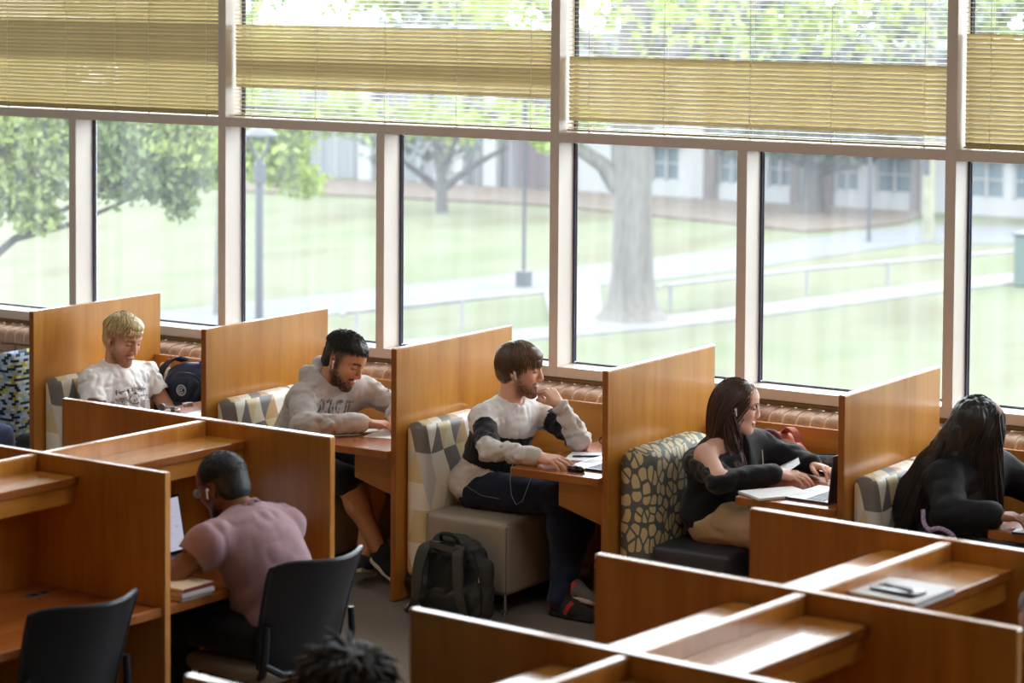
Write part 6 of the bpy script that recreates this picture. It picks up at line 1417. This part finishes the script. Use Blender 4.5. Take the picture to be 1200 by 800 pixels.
def screen_mat():
    m = bpy.data.materials.new('lit_document_screen'); m.use_nodes = True; nt = m.node_tree; p = nt.nodes['Principled BSDF']; p.inputs['Base Color'].default_value = (.02, .02, .02, 1); p.inputs['Roughness'].default_value = .2
    tc = nt.nodes.new('ShaderNodeTexCoord'); w = nt.nodes.new('ShaderNodeTexNoise'); mp = nt.nodes.new('ShaderNodeMapping'); mp.inputs['Scale'].default_value = (1, 40, 260); nt.links.new(tc.outputs['Object'], mp.inputs[0]); nt.links.new(mp.outputs[0], w.inputs['Vector']); w.inputs['Scale'].default_value = .5
    r = nt.nodes.new('ShaderNodeValToRGB'); r.color_ramp.elements[0].position = .30; r.color_ramp.elements[0].color = (.40, .42, .50, 1); r.color_ramp.elements[1].position = .38; r.color_ramp.elements[1].color = (.55, .55, .68, 1)
    nt.links.new(w.outputs[0], r.inputs[0]); nt.links.new(r.outputs[0], p.inputs['Emission Color']); p.inputs['Emission Strength'].default_value = .75; return m
laptop('black laptop with a lit document screen in the carrel of the person in mauve', (.735, -2.425, .7355), math.radians(176), math.radians(12), M_BLACKPL, M_BLACKPL, screen_mat(), .23, .33, .225)

# things on the tables
t = thing('computer_mouse', 'small dark computer mouse under the hand in the centre booth', 'mouse', (1.000, .062, .7305)); MB().ell((0, 0, .010), (.048, .028, .018), 18, 12).build('mouse_shell', M_BLACKG, t, True); MB().tube([(.02, 0, .0255), (.035, 0, .022)], .003, 8).build('wheel', M_SILVER, t, True)
def sheet_of(label, name, cat, c, w, d, rot, z, th, mat, edge=None):
    t = thing(name, label, cat, (c[0], c[1], z), math.radians(rot)); bx('page', (-w / 2, -d / 2, 0), (w / 2, d / 2, th), mat, t, .0005)
    if edge: bx('cover', (-w / 2 - .002, -d / 2 - .002, -.0018), (w / 2 + .002, d / 2 + .002, 0), edge, t, .0005)
    return t
sheet_of('loose printed papers beside the laptop on the centre booth table', 'paper', 'paper', (.845, .385), .15, .21, 20, .7305, .003, M_PAPERB)
t = thing('pen', 'black pen lying on the papers of the centre booth', 'pen', (.87, .375, .738), math.radians(35)); MB().tube([(-.07, 0, 0), (-.06, 0, 0), (.06, 0, 0), (.072, 0, 0)], [.002, .0045, .0045, .0012], 10).build('barrel', M_INK, t, True); MB().tube([(-.068, 0, .005), (-.03, 0, .0055)], .0013, 6).build('clip', M_SILVER, t)
t = thing('sunglasses', 'folded dark glasses at the back of the centre booth table', 'glasses', (.80, .70, .7305))
for s in (-1, 1): MB().tube([(s * .033 + .024 * math.cos(a), 0, .022 + .019 * math.sin(a)) for a in np.linspace(0, 2 * math.pi, 19)], .0028, 6, cap=False).build('rim', M_BLACKG, t, True)
MB().tube([(-.01, 0, .026), (.01, 0, .026)], .002, 6).build('bridge', M_BLACKG, t); MB().tube([(-.055, .004, .03), (.05, .02, .022)], .0022, 6).build('temple', M_BLACKG, t); MB().tube([(.055, .004, .03), (-.05, .024, .022)], .0022, 6).build('temple', M_BLACKG, t)
sheet_of('white notebook open under the right forearm in the fourth booth', 'notebook', 'notebook', (2.000, .110), .185, .275, -32, .7325, .010, M_PAPER, mk('notebook_back', S(120, 120, 130), .6))
t = thing('paper', 'curled white page rising behind the forearm in the fourth booth', 'paper', (1.84, .43, .731), math.radians(-62)); g = [[(-.14 + .28 * i / 10, -.10 + .2 * j / 8, .004 + .075 * (j / 8) ** 1.8 + .02 * (i / 10) * (j / 8)) for i in range(11)] for j in range(9)]
m = MB(); m.sheet(g); m.sheet([[(x, y + .001, z - .0006) for x, y, z in r][::-1] for r in g]); m.build('page', M_PAPERB, t, True)
t = thing('calculator', 'black calculator on papers in the fourth booth', 'calculator', (1.985, .665, .736), math.radians(-20)); MB().box((-.08, -.04, 0), (.08, .04, .013), .005, 2).build('calculator_body', M_BLACKG, t, True); bx('display', (.035, -.03, .0128), (.068, .03, .0137), mk('grey_lcd', S(112, 120, 116), .3), t, 0)
m = MB()
for i in range(5):
    for j in range(4): m.box((-.07 + i * .019, -.03 + j * .0165, .0125), (-.057 + i * .019, -.019 + j * .0165, .0148))
k = m.build('keys', mk('grey_keys', S(96, 98, 104), .5), t); k['kind'] = 'stuff'
t = thing('pencil_case', 'grey and navy striped pencil case at the back of the fourth booth table', 'pencil case', (1.905, .865, .7305), math.radians(28)); F = Field(); F.rc((-.08, 0, .026), (.08, 0, .026), .027, .027, .01); F.bx((0, 0, -.05), (.3, .3, .05), None, .001, .003, True); soft('case_body', F, .005, mk('striped_case', S(112, 120, 136), .8, noise=(70, .45)), t); MB().tube([(-.08, -.006, .053), (.08, -.006, .053)], .003, 6).build('zip', M_INK, t)
sheet_of('white papers against the divider at the back of the fourth booth table', 'paper', 'paper', (2.03, .80), .20, .27, -8, .7305, .004, M_PAPER)
t = thing('pen', 'blue-capped pen on the papers of the fourth booth', 'pen', (2.02, .93, .741), math.radians(10)); MB().tube([(-.06, 0, 0), (.06, 0, 0), (.07, 0, 0)], [.005, .005, .002], 10).build('barrel', M_PAPER, t, True); MB().tube([(-.075, 0, 0), (-.03, 0, 0)], .0062, 10).build('cap', mk('blue_cap', S(40, 56, 120), .4), t, True)
t = thing('smartphone', 'smartphone lying at the front of the right booth table', 'phone', (3.225, -.045 + .04, .7305), math.radians(8)); MB().box((-.075, -.037, 0), (.075, .037, .009), .004, 2).build('phone_body', M_BLACKG, t, True); bx('phone_screen', (-.070, -.033, .0088), (.070, .033, .0094), mk('pale_screen', S(200, 204, 210), .2), t, 0)
t = thing('pen', 'pen with a gold tip on the second booth table', 'pen', (-.385, .17, .737), math.radians(52)); MB().tube([(-.07, 0, 0), (-.06, 0, 0), (.06, 0, 0), (.07, 0, 0)], [.0015, .0045, .0045, .003], 10).build('barrel', mk('teal_grey_pen', S(140, 160, 158), .4), t, True); MB().tube([(-.078, 0, 0), (-.06, 0, 0)], [.001, .0046], 10).build('tip', mk('gold_tip', S(200, 170, 90), .3, metal=.8), t, True)
sheet_of('white sheet under the hands in the second booth', 'paper', 'paper', (-.245, .36), .20, .27, 12, .7305, .003, M_PAPER)
sheet_of('grey-green notebook under the forearm in the second booth', 'notebook', 'notebook', (-.425, .30), .13, .20, -25, .7325, .007, M_PAPER, mk('grey_green_cover', S(136, 146, 140), .6))
t = thing('eraser', 'white eraser at the corner of the left booth table', 'eraser', (-1.615, .42, .7305), math.radians(70)); MB().box((-.028, -.012, 0), (.028, .012, .016), .003, 2).build('rubber', M_PAPER, t, True); MB().box((-.012, -.0125, -.0001), (.028, .0125, .0165), .002).build('sleeve', mk('grey_sleeve', S(150, 152, 160), .5), t)
t = thing('headphones', 'white and grey headphones lying on the left booth table', 'headphones', (-1.575, .21, .7305), math.radians(-20)); MB().tube([(.062 * math.cos(a), .062 * math.sin(a), .012) for a in np.linspace(.3, math.pi - .3, 18)], .006, 8).build('headband', mk('pale_band', S(214, 214, 220), .4), t, True)
for s in (-1, 1): MB().tube([(s * .060, .010, .018), (s * .048, -.008, .018)], [.018, .018], 16).build('ear_cup', mk('grey_cup', S(110, 112, 120), .5), t, True)
# carrel things
for i, (dx, w, d, h, cm, rot) in enumerate(((0, .22, .165, .014, S(120, 40, 46), 2), (.004, .225, .160, .016, S(206, 202, 200), -3), (-.004, .215, .155, .013, S(186, 182, 188), 1))):
    z = .7355 + (2 - i) * .0165; lab = ['cream notebook with dark red edge, topmost of the stack in the mauve carrel', 'middle pale book of the stack in the mauve carrel', 'lowest grey book of the stack in the mauve carrel'][i]
    t = thing('book', lab, 'book', (1.028 + dx, -2.775, z), math.radians(rot - 4), 'stacked books in the mauve carrel')
    bx('pages', (-w / 2 + .003, -d / 2 + .003, .002), (w / 2 - .003, d / 2 - .003, h - .002), mk('page_edges', S(226, 214, 196), .8), t, 0)
    cv = mk('book_cover_%d' % i, cm, .5); bx('cover', (-w / 2, -d / 2, h - .002), (w / 2, d / 2, h), mk('cream_cover', S(226, 206, 180), .55) if i == 0 else cv, t, .0008); bx('cover', (-w / 2, -d / 2, 0), (w / 2, d / 2, .002), cv, t, .0008); bx('spine', (w / 2 - .002, -d / 2, 0), (w / 2, d / 2, h), cv, t, .0006)
t = thing('cable', 'tangled black cable beside the lit laptop screen', 'cable', (.69, -2.235, .7355)); MB().tube(smooth_path([(.03 * math.cos(a * 1.7), .03 * math.sin(a * 1.3) + .01, .012 + .10 * abs(math.sin(a * .9)) * .5) for a in np.linspace(0, 14, 26)], 4), .0045, 6).build('wire', M_BLACKPL, t, True)
t = thing('notebook', 'white papers stacked on the shelf of the right carrel', 'papers', (3.905, -2.885, 1.1565), math.radians(-5))
for k in range(3): bx('page_block', (-.135 + .003 * k, -.125 - .002 * k, .007 * k), (.15 - .002 * k, .115, .007 * k + .0062), M_PAPER if k != 1 else mk('grey_folder', S(176, 176, 182), .6), t, .0008)
t = thing('smartphone', 'dark glossy smartphone lying on the white papers of the right carrel', 'phone', (3.945, -2.935, 1.178), math.radians(-12)); MB().box((-.078, -.038, 0), (.078, .038, .010), .0045, 2).build('phone_body', mk('graphite_glass', S(58, 62, 72), .12), t, True); bx('camera_bump', (-.068, .008, .0098), (-.046, .030, .0118), M_BLACKG, t, .001)
t = thing('pen', 'silver pen lying across the smartphone in the right carrel', 'pen', (3.945, -2.930, 1.1925), math.radians(-20)); MB().tube([(-.06, 0, 0), (-.05, 0, 0), (.055, 0, 0), (.062, 0, 0)], [.001, .004, .004, .002], 10).build('barrel', M_SILVER, t, True)
